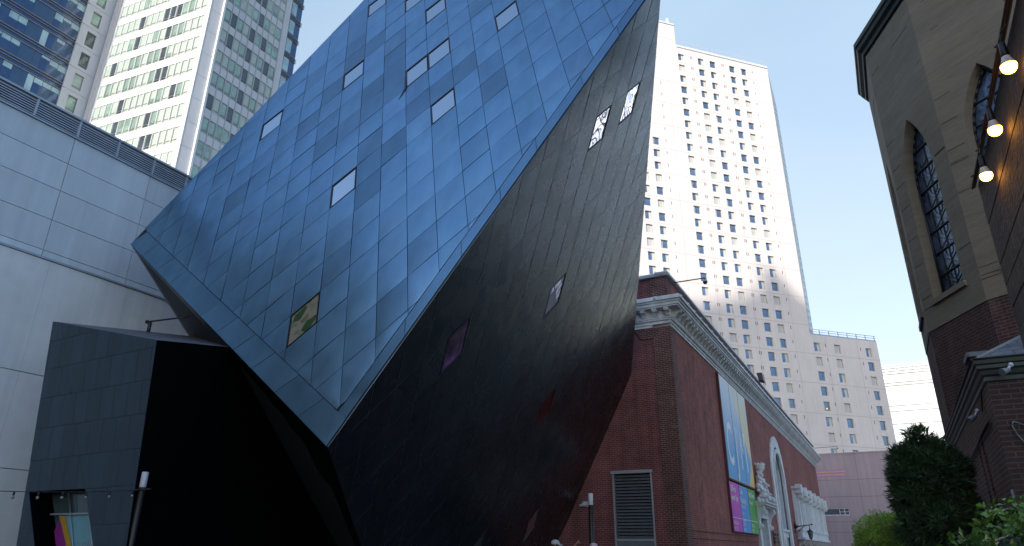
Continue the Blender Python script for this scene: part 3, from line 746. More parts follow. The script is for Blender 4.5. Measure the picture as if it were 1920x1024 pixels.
# ------------------------------------------------------------------ wall lantern and cameras on the hall
def lantern(x, zz):
    t = thing('wall_lantern', 'black iron wall lantern on a bracket beside the arched window', 'wall lantern', frame(*(FAC @ V((x, 0, zz))), AZ - math.pi / 2))
    b = MB(FAC); b.lathe([(.05, 0), (.16, .05), (.12, .15), (.05, .3)], (x, 0, zz), (0, -1, 0), 10); b.tube((x, -.2, zz), (x, -1.25, zz + .12), .04, .03, 8); b.tube((x, -.25, zz - .3), (x, -.75, zz + .04), .025, n=6); b.box(x - .02, x + .02, -.06, 0, zz - .5, zz + .3)
    b.ball((x, -1.25, zz + .14), .06, n=8); b.build('bracket', M_black, t)
    b = MB(FAC); c = (x, -1.05, zz - .85)
    b.lathe([(.02, .72), (.06, .68), (.05, .62), (.20, .52), (.22, .48)], c, n=6, smooth=False); b.lathe([(.02, -.12), (.05, -.06), (.10, 0), (.12, .04)], c, n=6, smooth=False); b.tube((x, -1.05, zz - .2), (x, -1.05, zz + .1), .02, n=6)
    for k in range(6):
        a = k * math.pi / 3; b.tube((x + .11 * math.cos(a), -1.05 + .11 * math.sin(a), zz - .82), (x + .21 * math.cos(a), -1.05 + .21 * math.sin(a), zz - .36), .012, n=5)
    b.build('lamp_head', M_black, t)
    b = MB(FAC); b.lathe([(.10, .05), (.19, .48)], c, n=6, smooth=False); b.build('glass', M_bulb0, t)
lantern(58.4, z(1.75))
def cam(name, label, p, d, arm, m=M_lampw):
    t = thing(name, label, 'security camera', frame(p[0], p[1], p[2], AZ), 'security cameras')
    b = MB(); p = V(p); e = p + V(arm); b.tube(p, e, .025, n=6); b.tube(e, e - V((0, 0, .12)), .02, n=6); b.build('arm', M_black, t)
    b = MB(); b.lathe([(.03, 0), (.10, -.03), (.105, -.10)], e - V((0, 0, .1)), n=12); b.build('housing', m, t)
    b = MB(); b.ball(e - V((0, 0, .2)), .09, n=10); b.build('dome', M_black, t)
R3 = ST.to_3x3()
cam('security_camera', 'dome camera on a long arm at the near roof corner of the brick hall', ST @ V((LF + .1, FE + .9, z(10.75))), 0, R3 @ V((1.25, .35, .12)), M_galv)
cam('security_camera', 'small white dome camera on an arm at the far roof corner of the brick hall', ST @ V((LF + .1, FF - .2, z(10.6))), 0, R3 @ V((2.4, .3, .1)))
# box camera on the end wall
t = thing('wall_camera', 'small white box camera low on the end wall beside the lamp post', 'security camera', at(-10.84, FE - .15, z(1.65)), 'security cameras')
b = MB(END); b.box(-10.95, -10.73, -.06, 0, z(1.58), z(1.78)); b.tube((-10.84, -.04, z(1.66)), (-10.84, -.16, z(1.64)), .03, n=8); b.build('mount', M_lampw, t)
b = MB(END); b.tube((-11.0, -.22, z(1.60)), (-10.74, -.13, z(1.70)), .06, n=10); b.build('housing', M_lampw, t)
# floodlight box at the parapet
t = thing('parapet_floodlight', 'black floodlight box on the parapet edge halfway along the brick hall', 'floodlight', at(LF, 48.6, z(10.9)))
b = MB(FAC); b.hexa([(48.3, -.5, z(10.75)), (49.2, -.5, z(10.75)), (49.2, -.2, z(10.8)), (48.3, -.2, z(10.8))], [(48.3, -.45, z(11.3)), (49.2, -.45, z(11.3)), (49.2, -.1, z(11.3)), (48.3, -.1, z(11.3))]); b.build('housing', M_black, t)
b = MB(FAC); b.tube((48.75, -.3, z(10.8)), (48.75, .1, z(10.8)), .04, n=6); b.build('bracket', M_black, t)
# ------------------------------------------------------------------ grey panelled building on the left
LG = -21.5
GR = frame(*(ST @ V((LG, 0, 0))), AZ - math.pi / 2)   # x = +f, y = -l
grey = thing('panelled_building', 'pale grey panelled building with a louvred parapet at the left', 'building', at(LG, 5))
G0, G1 = 3.65, 46.
mb = MB(GR); mb.box(G0, G1, .05, 40, 0, z(12.2)); mb.build('core', M_gpanel, grey)
mb = MB(GR)
zs = [8.10, 8.30, 9.31, 10.33, 11.30, 12.24]
xs = [10.05 + 2.7 * k for k in range(-2, 14)]
for a, b in zip(xs[:-1], xs[1:]):
    for c, d in zip(zs[:-1], zs[1:]): mb.box(a + .010, b - .010, 0, .06, z(c) + .010, z(d) - .010, 0, ru(.95, 1.05))
mb.build('upper_panels', [M_gpanel], grey)
mb = MB(GR); xs2 = [10.3 + 2.55 * k for k in range(-2, 15)]
zz_ = [-1.6, 1.94, 4.59, 8.0]
for a, b in zip(xs2[:-1], xs2[1:]):
    for c, d in zip(zz_[:-1], zz_[1:]): mb.box(a + .003, b - .003, -.08, .06, z(c) + .012, z(d) - .012, 0, ru(.97, 1.03))
mb.build('lower_panels', [M_gstone], grey)
mb = MB(GR); mb.box(G0, G1, -.12, .0, z(8.0), z(8.045)); mb.box(G0, G1, -.02, .04, z(8.05), z(8.1)); mb.build('ledge', M_galv, grey)
mb = MB(GR); mb.box(G0, G1, -.06, .12, z(12.24), z(12.29)); mb.box(G0, G1, -.10, .10, z(12.90), z(12.97)); mb.box(G0, G1, -.02, .06, z(12.84), z(12.89))
x = 10.05 - 1.35 * 4
while x < G1: mb.box(x - .035, x + .035, -.08, .08, z(12.29), z(12.90)); x += 1.35
po_ = mb.build('parapet_frame', M_galv, grey)
mb = MB(GR)
for k in range(7): a = z(12.32) + k * .080; mb.hexa([(G0, -.05, a), (G1, -.05, a), (G1, .03, a), (G0, .03, a)], [(G0, -.045, a + .034), (G1, -.045, a + .034), (G1, .03, a + .018), (G0, .03, a + .018)])
mb.build('louvre_blades', M_galv, grey)
mb = MB(GR); mb.box(G0, G1, .25, .3, z(12.2), z(12.86)); mb.build('louvre_backing', M_louv, grey)
bb = thing('added_reflection_building', 'tan brown building with dark ribbon windows left of the panelled building, outside the view', 'building', at(LG - .5, -18))  # added out of view so the lower blue face reflects something duller
mb = MB(GR); mb.box(-60, 3.6, -.6, 30, 0, 24.0); mb.build('walls', mat('brown_facade', (.27, .215, .165), .7, var=.15, nscale=.5), bb)
mb = MB(GR)
for k in range(5): mb.box(-59.5, 3.2, -.64, -.59, 3.4 + 3.6 * k, 4.6 + 3.6 * k)
mb.build('ribbon_windows', M_frame, bb)
# ------------------------------------------------------------------ dark entrance block
AN = frame(*(ST @ V((0, 9.0, 0))), AZ)
ann = thing('entrance_block', 'slate grey leaning entrance block with a slanted doorway at lower left', 'building', at(-15.4, 9.0))
TL, TR = V((-17.80, 0, z(5.18))), V((-13.53, 0, z(4.14))); BL, BR = V((-16.55, .0, 0)), V((-12.98, 0, 0))
hole = [V((-16.90, 0, z(1.09))), V((-14.86, 0, z(1.09))), V((-13.30, 0, .25)), V((-15.30, 0, .25))]
def tiles(mb, quad, rows, mi=0):
    # rows of tall tiles with slightly uneven joints laid over a bilinear quad TL,TR,BR,BL
    a, b, c, d = quad
    P = lambda u, v: (a.lerp(b, u)).lerp(d.lerp(c, u), v)
    return P
P_ = lambda u, v: TL.lerp(TR, u).lerp(BL.lerp(BR, u), v)
FA = Face(V((0, 0, 0)), V((1, 0, 0)), V((0, -1, 0)))
front2 = [FA.to2(x) for x in (BL, BR, TR, TL)]
if area(front2) < 0: front2 = front2[::-1]
hole2 = [FA.to2(x) for x in hole]
if area(hole2) < 0: hole2 = hole2[::-1]
def subtract_convex(p, q):
    # p minus convex q -> list of convex polys
    out = []; rem = p
    for i in range(len(q)):
        a, b = q[i], q[(i + 1) % len(q)]; l = math.hypot(b[0] - a[0], b[1] - a[1]); nx, ny = -(b[1] - a[1]) / l, (b[0] - a[0]) / l; d = nx * a[0] + ny * a[1]
        o = clip(rem, -nx, -ny, -d)
        if len(o) >= 3 and abs(area(o)) > 1e-4: out.append(o)
        rem = clip(rem, nx, ny, d)
        if len(rem) < 3: break
    return out
mb = MB(AN)
for p in subtract_convex(front2, hole2): mb.poly([FA.to3(a, -.004) for a in p], 1)
# lattice of tiles: rows rise to the right a little, joints lean
e1 = V((1, .02, 0)).normalized(); rowh = .72; tw = .46
for r in range(-2, 14):
    for c_ in range(-50, 12):
        off = (r % 2) * .2
        q = []
        for u, v in ((c_, r), (c_ + 1, r), (c_ + 1, r + 1), (c_, r + 1)):
            zz2 = v * rowh + .1; xx = u * tw + off - zz2 * .16; q.append(FA.to2(V((xx, 0, zz2 + xx * .02))))
        if area(q) < 0: q = q[::-1]
        p = clip_poly(q, front2, .0)
        if len(p) < 3: continue
        for s_ in subtract_convex(p, hole2): panel(mb, FA, s_, h=.012, pil=.001, gap=.004, tilt=.004, tint=ru(.9, 1.1))
mb.build('front_face', [M_slate, M_joint], ann)
mb = MB(AN)
TR2, TL2 = V((-13.53, 9.5, z(4.14 + .171 * 9.5))), V((-17.8, 9.5, z(5.18 + .171 * 9.5)))
mb.poly([TL, TR, TR2, TL2]); mb.build('roof', mat('dull_zinc_roof', (.10, .10, .115), .55, .2, var=.2, nscale=2), ann)
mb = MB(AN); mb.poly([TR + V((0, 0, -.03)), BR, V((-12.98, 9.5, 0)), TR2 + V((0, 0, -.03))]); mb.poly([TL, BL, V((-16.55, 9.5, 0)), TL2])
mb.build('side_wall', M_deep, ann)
# slanted doorway recess
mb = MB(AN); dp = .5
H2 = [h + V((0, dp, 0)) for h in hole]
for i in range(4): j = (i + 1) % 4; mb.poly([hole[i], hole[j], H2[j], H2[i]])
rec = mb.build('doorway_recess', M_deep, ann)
mb = MB(AN); yg = dp - .05
mb.poly([V((-16.9, yg + .04, z(1.09))), V((-14.5, yg + .04, z(1.09))), V((-13.1, yg + .04, .2)), V((-15.9, yg + .04, .2))], 0)
gz = mb.build('glazing', [mat('lobby_glass', (.075, .12, .14), .1, .2, var=.3, nscale=1.2, spec=.8)], rec)
mb = MB(AN)
def gp(u, zz2): # point across the glass at height zz2 (rel) ; u 0..1 left to right
    t = (1.09 - zz2) / (1.09 + 1.35); l0 = -16.9 + t * 1.3; l1 = -14.75 + t * 1.45; return V((l0 + (l1 - l0) * u, yg, z(zz2)))
def strip(u0, u1, za, zb, mi, dy=0.): mb.poly([gp(u0, za) - V((0, dy, 0)), gp(u1, za) - V((0, dy, 0)), gp(u1, zb) - V((0, dy, 0)), gp(u0, zb) - V((0, dy, 0))], mi)
M_pcyan = mat('poster_cyan', (.16, .36, .42), .5, var=.12, nscale=1.5); M_pmag = mat('poster_magenta', (.24, .025, .20), .5, var=.1); M_pyel = mat('poster_yellow', (.42, .27, .03), .5, var=.1)
strip(.22, 1.0, .60, -1.3, 0)
mb.poly([gp(.02, .2) + V((0, -.01, 0)), gp(.17, .60) + V((0, -.01, 0)), gp(.27, .1) + V((0, -.01, 0)), gp(.25, -.1) + V((0, -.01, 0)), gp(.11, -.5) + V((0, -.01, 0))], 1)
mb.poly([gp(.15, .60) + V((0, -.02, 0)), gp(.25, .60) + V((0, -.02, 0)), gp(.32, .02) + V((0, -.02, 0)), gp(.15, -.55) + V((0, -.02, 0)), gp(.07, -.55) + V((0, -.02, 0)), gp(.235, .02) + V((0, -.02, 0))], 2)
mb.build('posters', [M_pcyan, M_pmag, M_pyel], gz)
text_mesh('CONTEMPORARY', .17, AN @ Matrix(((1, 0, 0, -15.30), (0, 0, -1, yg - .02), (0, 1, 0, z(-.03)), (0, 0, 0, 1))), 'window_lettering', M_galv, gz)
mb = MB(AN)
mb.box(-16.6, -14.35, yg - .06, yg - .03, z(.61), z(.645))
for u in (.36, .66): mb.tube(gp(u, 1.09) + V((0, -.04, 0)), gp(u - .0, -1.35) + V((0, -.04, 0)), .014, n=6)
mb.tube(gp(.93, .6) + V((0, -.04, 0)), gp(.83, -1.35) + V((0, -.04, 0)), .018, n=6)
mb.build('mullions', M_galv, gz)
# camera arm on its roof
t = thing('roof_camera', 'small camera arm standing on the slanted roof of the entrance block', 'security camera', at(-17.6, 11.4, z(5.5)), 'security cameras')
b = MB(ST); b.tube((-17.6, 11.4, z(5.5)), (-17.6, 11.4, z(5.82)), .05, n=8); b.build('post', M_black, t)
b = MB(ST); b.tube((-17.75, 11.36, z(5.84)), (-16.4, 11.7, z(5.90)), .025, n=8); b.ball((-17.7, 11.37, z(5.84)), .06, n=8); b.build('arm', M_black, t)
# ------------------------------------------------------------------ office tower, left
TC = V((-37.0, 66.0, 0))
def tz(r): return CH + r
RF = frame(TC.x, TC.y, 0, math.radians(28.1 - 90))   # right face: x runs back along the street, y inward
LFm = frame(TC.x - 0.35, TC.y - .1, 0, math.radians(22))     # left face: x<0 runs left
tow = thing('office_tower', 'tall white office tower with gridded windows rising behind the louvred parapet', 'tower', frame(TC.x, TC.y, 0, AZ))
HT = 92.; FL = 3.25
rows = [58.7 + FL * k for k in range(-19, 11)]       # window-bottom heights (relative to the camera)
def tower_face(fr, u0, u1, ncol, zo, wallm, nm, left):
    holes = []; slots = []
    d = (u1 - u0) / ncol
    for r in rows:
        zb = tz(r + zo)
        if zb < 3 or zb + 2.1 > HT: continue
        for c in range(ncol): holes.append((u0 + d * c + .065, u0 + d * (c + 1) - .065, zb, zb + 2.12)); slots.append((r, c))
    return holes, slots
mbw = MB(LFm)
hL, sL = tower_face(LFm, -16.6, -.75, 15, 0, M_white, 'l', True)
wall_grid(mbw, -18.0, 0, 0, HT, hL, .10)
tow_l = tag(mbw.build('left_facade', M_white, tow), 'sunlit white facade')
mbw = MB(RF)
hR, sR = tower_face(RF, 1.45, 10.3, 9, -1.1, M_tgrey, 'r', False)
wall_grid(mbw, 1.2, 11.3, 0, HT, hR, .12)
tag(mbw.build('right_facade', M_tgrey, tow), 'shaded grey facade')
# chamfer between the faces, and corner edges
a0 = LFm @ V((0, 0, 0)); a1 = RF @ V((1.2, 0, 0))
mb = MB(); mb.poly([a0, a1, a1 + V((0, 0, HT)), a0 + V((0, 0, HT))]); 
for r in rows:
    q = (a0.lerp(a1, .03), a0.lerp(a1, .97)); nn_ = V((a1.y - a0.y, -(a1.x - a0.x), 0)).normalized() * .015
    mb.poly([q[0] + nn_ + V((0, 0, tz(r - .6))), q[1] + nn_ + V((0, 0, tz(r - .6))), q[1] + nn_ + V((0, 0, tz(r - .54))), q[0] + nn_ + V((0, 0, tz(r - .54)))], 1)
mb.build('chamfer', [M_tgrey, M_hjoint], tow)
mb = MB(RF); mb.box(1.05, 1.3, -.25, .1, 0, HT); mb.build('corner_edge', M_white, tow)
mb = MB(LFm)
mb.box(-17.9, -17.0, -.25, 0, 0, HT); mb.box(-.72, 0.0, -.12, 0, 0, HT)
for c in range(16): x = -16.6 + 15.85 / 15 * c; mb.box(x - .05, x + .05, -.06, 0, 0, HT)
mb.build('mullion', M_mull, tow)
mb = MB(RF)
for c in range(10): x = 1.45 + 8.85 / 9 * c; mb.box(x - .04, x + .04, -.07, 0, 0, HT)
mb.build('mullion', mat('grey_mullion', (.40, .41, .45), .4, .3, var=.05), tow)
# back faces
mb = MB(); c0, c1, c2 = LFm @ V((-18, 0, 0)), RF @ V((11.3, 0, 0)), RF @ V((11.3, 22, 0)); hh = V((0, 0, HT))
mb.poly([LFm @ V((-18, 0, HT)), a0 + hh, a1 + hh, c1 + hh, c2 + hh]); mb.build('roof', M_tgrey, tow)
# windows: one mesh per look, each window an object; hidden or surplus ones go into one mesh
def win_mesh(name, w, h, kind, mats_):
    m = MB(); m.box(0, w, .0, .05, 0, .07, 0); m.box(0, w, .0, .05, .38, .43, 0); m.box(0, .04, 0, .05, 0, h, 0); m.box(w - .04, w, 0, .05, 0, h, 0); m.box(0, w, 0, .05, h - .05, h, 0)
    return m
def pane_mesh(w, h, kind):
    m = MB()
    if kind == 0: m.poly([(.03, .06, .03), (w - .03, .06, .03), (w - .03, .06, h - .03), (.03, .06, h - .03)], 0)
    elif kind == 1: m.poly([(.03, .06, .03), (w - .03, .06, .03), (w - .03, .06, h - .03), (.03, .06, h - .03)], 1)
    elif kind == 2:
        m.poly([(.03, .06, .03), (w - .03, .06, .03), (w - .03, .06, h * .45), (.03, .06, h * .45)], 2); m.poly([(.03, .06, h * .45), (w - .03, .06, h * .45), (w - .03, .06, h - .03), (.03, .06, h - .03)], 1)
    else: m.poly([(.03, .06, .03), (w - .03, .06, .03), (w - .03, .06, h - .03), (.03, .06, h - .03)], 2)
    return m
def tmp_mesh(m, name, mats_):
    o = m.build(name, mats_); me = o.data; W.pop(o); bpy.data.objects.remove(o)
    return me
M_tfr = mat('window_frame_grey', (.30, .30, .28), .5, .2, var=.05)
pm = [M_tgl, M_tbl, M_tbl2]
def place_windows(fr, holes, slots, parent, score, kinds, dep, fm, pmats, limit, cache={}):
    order = sorted(range(len(holes)), key=lambda i: score(slots[i]))
    w0 = holes[0][1] - holes[0][0]; h0 = holes[0][3] - holes[0][2]
    fme = tmp_mesh(win_mesh('window', w0, h0, 0, fm), 'window', [fm]); pmes = [tmp_mesh(pane_mesh(w0, h0, k), 'pane', pmats) for k in range(4)]
    rest = MB(fr)
    for n, i in enumerate(order):
        a, b, c, d = holes[i]; k = kinds(slots[i])
        if n < limit:
            wo = inst(fme, 'window', parent, fr @ Matrix.Translation((a, dep, c))); inst(pmes[k], 'pane', wo, fr @ Matrix.Translation((a, dep, c)))
        else:
            pmk = {0: 0, 1: 1, 2: 1, 3: 2}[k]; rest.poly([(a, dep + .06, c), (b, dep + .06, c), (b, dep + .06, d), (a, dep + .06, d)], pmk)
            rest.box(a, b, dep, dep + .05, c + .38, c + .43, 3); rest.box(a, b, dep, dep + .05, c, c + .06, 3)
    ro = rest.build('window', pmats + [fm], parent); ro['kind'] = 'stuff'
random.seed(3)
def kl(s):
    r = rnd()
    if s[1] in (4, 9, 10) and r < .6: return 0
    return 1 if r < .74 else (2 if r < .8 else (3 if r < .97 else 0))
place_windows(LFm, hL, sL, tow, lambda s: abs(s[0] - 52) + (14 - s[1]) * .9, kl, .01, M_tfr, pm, 58)
def kr(s):
    r = rnd(); return 0 if (s[1] == 4 and r < .8) or r < .15 else (1 if r < .45 else 3)
place_windows(RF, hR, sR, tow, lambda s: abs(s[0] - 55) + s[1] * .7, kr, .03, M_tfr, pm, 42)
# glass bay at the right end with horizontal fins
mb = MB(RF); mb.box(11.3, 13.7, .5, 20, 0, HT - 3); gb = mb.build('glass_bay', M_cw, tow)
mb = MB(RF)
for r in rows:
    for dz in (-.9, -.62, -.34): mb.box(11.3, 13.85, .36, .5, tz(r + dz - 1.1), tz(r + dz - 1.03))
    mb.box(11.75, 12.7, .47, .5, tz(r - 1.0), tz(r + 1.2), 1)
mb.build('fins', [M_fin, M_cw2], gb)
# wing stepping forward on the left: pier with single windows, then a blue curtain wall
WG = frame(*(LFm @ V((-18.0, 0, 0))), math.radians(28.1 - 90))  # x<0 comes towards the camera
wing = thing('glass_office_wing', 'blue glass office block with horizontal fins and a pale window pier at far left', 'office building', frame(*(LFm @ V((-18.0, 0, 0))), AZ))
rowsW = [62.9 - 3.3 * k for k in range(-9, 18)]
PW = 3.4
holes = [(-2.5, -1.35, tz(r), tz(r) + 2.2) for r in rowsW if tz(r) > 2 and tz(r) + 2.2 < HT - 2]
mb = MB(WG); wall_grid(mb, -PW, 0, 0, HT, holes, .3); mb.build('pier', M_tgrey, wing)
mb = MB(WG)
for r in rowsW: mb.box(-PW, 0, -.03, .0, tz(r - .50), tz(r - .44)); mb.box(-PW - .1, -PW + .25, -.12, 0, tz(r - .5), tz(r - .36), 1)
mb.build('pier_joints', [M_hjoint, M_tgrey], wing)
place_windows(WG, holes, [(h[2], 0) for h in holes], wing, lambda s: abs(s[0] - 62), lambda s: random.choice([1, 3, 3, 0, 2]), .18, M_tfr, pm, 14)
mb = MB(WG); mb.poly([(-PW - 40, .3, 0), (-PW, .3, 0), (-PW, .3, HT), (-PW - 40, .3, HT)], 0); mb.poly([(-PW, .0, 0), (-PW, 6, 0), (-PW, 6, HT), (-PW, 0, HT)], 1); mb.build('glass_backing', [M_cw, M_tgrey], wing)
random.seed(11)
for r in rowsW:
    if tz(r) + 3.3 > HT: continue
    mb = MB(WG); x = -PW
    pat = [0, 0, 1] if rnd() < .5 else [0, 1, 0]
    while x > -PW - 40:
        # room modules: blind window triple, blue spandrel, pale jamb
        w3 = 1.0
        for k in range(3):
            drop = ru(.3, 1.0) if rnd() < .85 else 0
            mb.poly([(x - w3 * (k + 1) + .03, .28, tz(r)), (x - w3 * k - .03, .28, tz(r)), (x - w3 * k - .03, .28, tz(r) + 2.2 - drop), (x - w3 * (k + 1) + .03, .28, tz(r) + 2.2 - drop)], 0)
            if drop: mb.poly([(x - w3 * (k + 1) + .03, .28, tz(r) + 2.2 - drop), (x - w3 * k - .03, .28, tz(r) + 2.2 - drop), (x - w3 * k - .03, .28, tz(r) + 2.2), (x - w3 * (k + 1) + .03, .28, tz(r) + 2.2)], 1)
        mb.poly([(x - 3.75, .28, tz(r)), (x - 3.05, .28, tz(r)), (x - 3.05, .28, tz(r) + 2.2), (x - 3.75, .28, tz(r) + 2.2)], 1 if rnd() < .85 else 2)
        mb.poly([(x - 5.4, .28, tz(r)), (x - 3.8, .28, tz(r)), (x - 3.8, .28, tz(r) + 2.2), (x - 5.4, .28, tz(r) + 2.2)], 2)
        x -= 5.45
    mb.build('glazed_floor', [M_cw, M_cw2, mat('curtain_wall_spandrel', (.06, .115, .20), .2, .3, var=.08)], wing)
mb = MB(WG)
for r in rowsW:
    for dz, w in ((-.05, .10), (2.25, .10), (-.42, .07)): mb.box(-PW - 40, -PW - .02, .16, .28, tz(r + dz), tz(r + dz) + w * .75)
mb.build('horizontal_fins', M_fin, wing)
# ------------------------------------------------------------------ hotel
HG = 139 / 120.
HO = V((49.8, 109.2, 0)) * HG
HF = frame(HO.x, HO.y, 0, math.radians(72.5 - 90))
hot = thing('hotel_tower', 'pale pink concrete high-rise with rows of small square windows behind the brick hall', 'hotel', frame(HO.x, HO.y, 0, math.radians(-17.5)))
def hz(r): return CH + (r - CH) * HG       # heights measured in the first survey, seen at 120 m
def hu(u): return u * HG
FLR = 2.463
cols = {-28.7: (18.6, 68), -26.15: (18.6, 70), -19.35: (13, 88), -15.1: (13, 88), -12.55: (13, 88), -8.25: (13, 88), -5.65: (13, 88), 1.05: (13, 34), 5.15: (13, 34), 11.7: (13, 34)}
holes = []; slots = []
rr = [87.30 - FLR * k for k in range(0, 31)]
for u, (za, zb) in cols.items():
    for r in rr:
        if za < r < zb:
            holes.append((hu(u - .64), hu(u + .64), hz(r - .75), hz(r + .75))); slots.append((u, r))
mb = MB(HF)
main = [h for h, s_ in zip(holes, slots) if s_[0] < 0]; wingh = [h for h, s_ in zip(holes, slots) if s_[0] > 0]
wall_grid(mb, hu(-40), 0, 0, hz(89.5), main, .36)
wall_grid(mb, 0, hu(13.75), 0, hz(35.2), wingh, .36)
mb.poly([(hu(-40), 0, hz(89.5)), (hu(-20.3), 0, hz(89.5)), (hu(-20.3), 0, hz(94.5)), (hu(-40), 0, hz(94.5))]); mb.poly([(hu(-20.3), 0, hz(89.5)), (hu(-20.3), 12, hz(89.5)), (hu(-20.3), 12, hz(94.5)), (hu(-20.3), 0, hz(94.5))])
mb.poly([(hu(-40), 0, hz(94.5)), (hu(-20.3), 0, hz(94.5)), (hu(-20.3), 12, hz(94.5)), (hu(-40), 12, hz(94.5))])
mb.poly([(hu(-20.3), 0, hz(89.5)), (0, 0, hz(89.5)), (0, 14, hz(89.5)), (hu(-20.3), 14, hz(89.5))]); mb.poly([(0, 0, hz(35.2)), (hu(13.75), 0, hz(35.2)), (hu(13.75), 14, hz(35.2)), (0, 14, hz(35.2))])
mb.poly([(hu(13.75), 0, 0), (hu(13.75), 16, 0), (hu(13.75), 16, hz(35.2)), (hu(13.75), 0, hz(35.2))])
mb.build('facade', M_hotel, hot)
mb = MB(HF)
for k in range(-1, 31, 2):
    zz2 = hz(87.30 + FLR * .5 - FLR * k); mb.box(hu(-40), 0 if zz2 > hz(35) else hu(13.75), -.012, 0, zz2 - .05, zz2 + .05)
for u, top in ((-22.5, 94), (-17.2, 89), (-10.4, 89), (-3.2, 89), (2.9, 35), (9.4, 35)): mb.box(hu(u) - .035, hu(u) + .035, -.010, 0, 0, hz(top))
mb.build('panel_joints', M_hjoint, hot)
mb = MB(HF)
mb.box(hu(-20.3), 0, -.15, .3, hz(89.5), hz(90.0)); mb.box(hu(-40), hu(-20.3) + .1, -.15, .3, hz(94.5), hz(94.9)); mb.box(hu(-21.6), hu(-21.2), .2, .6, hz(94.9), hz(96.2)); mb.build('roof_edge', M_tgrey, hot)
mb = MB(HF)
for zz2 in (.25, .7, 1.15): mb.tube((.2, .1, hz(35.2) + zz2), (hu(13.75), .1, hz(35.2) + zz2), .05, n=6)
x = .2
while x < hu(13.75): mb.box(x - .05, x + .05, .05, .18, hz(35.2), hz(35.2) + 1.2); x += 2.2
mb.box(.1, hu(13.75), .05, .5, hz(35.2), hz(35.2) + .25); mb.build('roof_railing', M_galv, hot)
mb = MB(HF); ch0, ch1 = V((0.02, .02, 0)), V((3.0, 2.35, 0))
mb.poly([ch0, ch1, ch1 + V((0, 0, hz(83))), ch0 + V((0, 0, hz(89.2)))], 0)
tdir = (ch1 - ch0).normalized(); nd_ = V((tdir.y, -tdir.x, 0)) * .02
for k in range(60):
    a = hz(30) + k * 1.43
    if a > hz(83): break
    p, q = ch0.lerp(ch1, .2), ch0.lerp(ch1, .85); mb.poly([p + nd_ + V((0, 0, a)), q + nd_ + V((0, 0, a + .4)), q + nd_ + V((0, 0, a + 1.0)), p + nd_ + V((0, 0, a + .7))], 1)
mb.build('end_strip', [M_tgrey, M_cw2], hot)
# windows
w0 = holes[0][1] - holes[0][0]; h0 = holes[0][3] - holes[0][2]
m = MB(); m.box(0, .06, -.02, .05, 0, h0); m.box(w0 - .06, w0, -.02, .05, 0, h0); m.box(.06, w0 - .06, -.02, .05, 0, .06); m.box(.06, w0 - .06, -.02, .05, h0 - .06, h0); fme = tmp_mesh(m, 'window', [M_tfr])
pmes = []
for k in range(4):
    m = MB(); xs_ = [.04, w0 * (.35, .62, 1, .0)[k] if k != 2 else w0 - .04, w0 - .04]
    if k == 0: m.poly([(.04, .03, .04), (w0 - .04, .03, .04), (w0 - .04, .03, h0 - .04), (.04, .03, h0 - .04)], 0)
    elif k == 1: m.poly([(.04, .03, .04), (w0 * .6, .03, .04), (w0 * .6, .03, h0 - .04), (.04, .03, h0 - .04)], 0); m.poly([(w0 * .6, .03, .04), (w0 - .04, .03, .04), (w0 - .04, .03, h0 - .04), (w0 * .6, .03, h0 - .04)], 1)
    elif k == 2: m.poly([(.04, .03, .04), (w0 - .04, .03, .04), (w0 - .04, .03, h0 - .04), (.04, .03, h0 - .04)], 1)
    else:
        m.poly([(.04, .03, .04), (w0 * .3, .03, .04), (w0 * .3, .03, h0 - .04), (.04, .03, h0 - .04)], 1); m.poly([(w0 * .3, .03, .04), (w0 - .04, .03, .04), (w0 - .04, .03, h0 - .04), (w0 * .3, .03, h0 - .04)], 0)
    pmes.append(tmp_mesh(m, 'pane', [M_hglass, M_hcurt]))
random.seed(5)
vis = lambda s_: (s_[1] > 17 + (24 if s_[0] < -16 else 14 if s_[0] < -10 else 6 if s_[0] < 0 else 0))
order = sorted(range(len(holes)), key=lambda i: (0 if vis(slots[i]) else 1, slots[i][1]))
rest = MB(HF); n = 0
for i in order:
    a, b, c, d = holes[i]; k = random.choice([0, 1, 1, 2, 2, 3, 0])
    if n < 100:
        wo = inst(fme, 'window', hot, HF @ Matrix.Translation((a, .26, c))); inst(pmes[k], 'pane', wo, HF @ Matrix.Translation((a, .26, c))); n += 1
    else:
        if k in (0, 2): rest.poly([(a, .30, c), (b, .30, c), (b, .30, d), (a, .30, d)], 0 if k == 0 else 1)
        else:
            e = a + (b - a) * (.6 if k == 1 else .3); m1, m2 = (0, 1) if k == 1 else (1, 0)
            rest.poly([(a, .30, c), (e, .30, c), (e, .30, d), (a, .30, d)], m1); rest.poly([(e, .30, c), (b, .30, c), (b, .30, d), (e, .30, d)], m2)
        rest.box(a, a + .06, .25, .31, c, d, 2); rest.box(b - .06, b, .25, .31, c, d, 2); rest.box(a, b, .25, .31, d - .06, d, 2)
rest.build('window', [M_hglass, M_hcurt, M_tfr], hot)['kind'] = 'stuff'
mb = MB(HF)
for u, dd, za, zb in ((-24.2, (0,), 18, 80), (-17.2, (-.17, .17), 13, 88), (-10.35, (-.17, .17), 13, 88), (-3.71, (0,), 13, 88), (2.75, (0,), 13, 34), (10.0, (0,), 13, 34)):
    for r in rr:
        if za < r < zb:
            for q in dd: mb.box(hu(u + q - .055), hu(u + q + .055), -.02, .02, hz(r + .15), hz(r + .72))
mb.build('vent_slots', M_hvent, hot)['kind'] = 'stuff'
ml = MB(HF); uu = hu(1.05); rz = min(rr, key=lambda r: abs(r - 23.2)); ml.ball((uu + .1, .22, hz(rz - .35)), .13, n=8); lampo = ml.build('lit_room_lamp', mat('room_lamp', (1, .6, .2), .5, var=0, emit=(1, .5, .12), estr=2.0), hot)
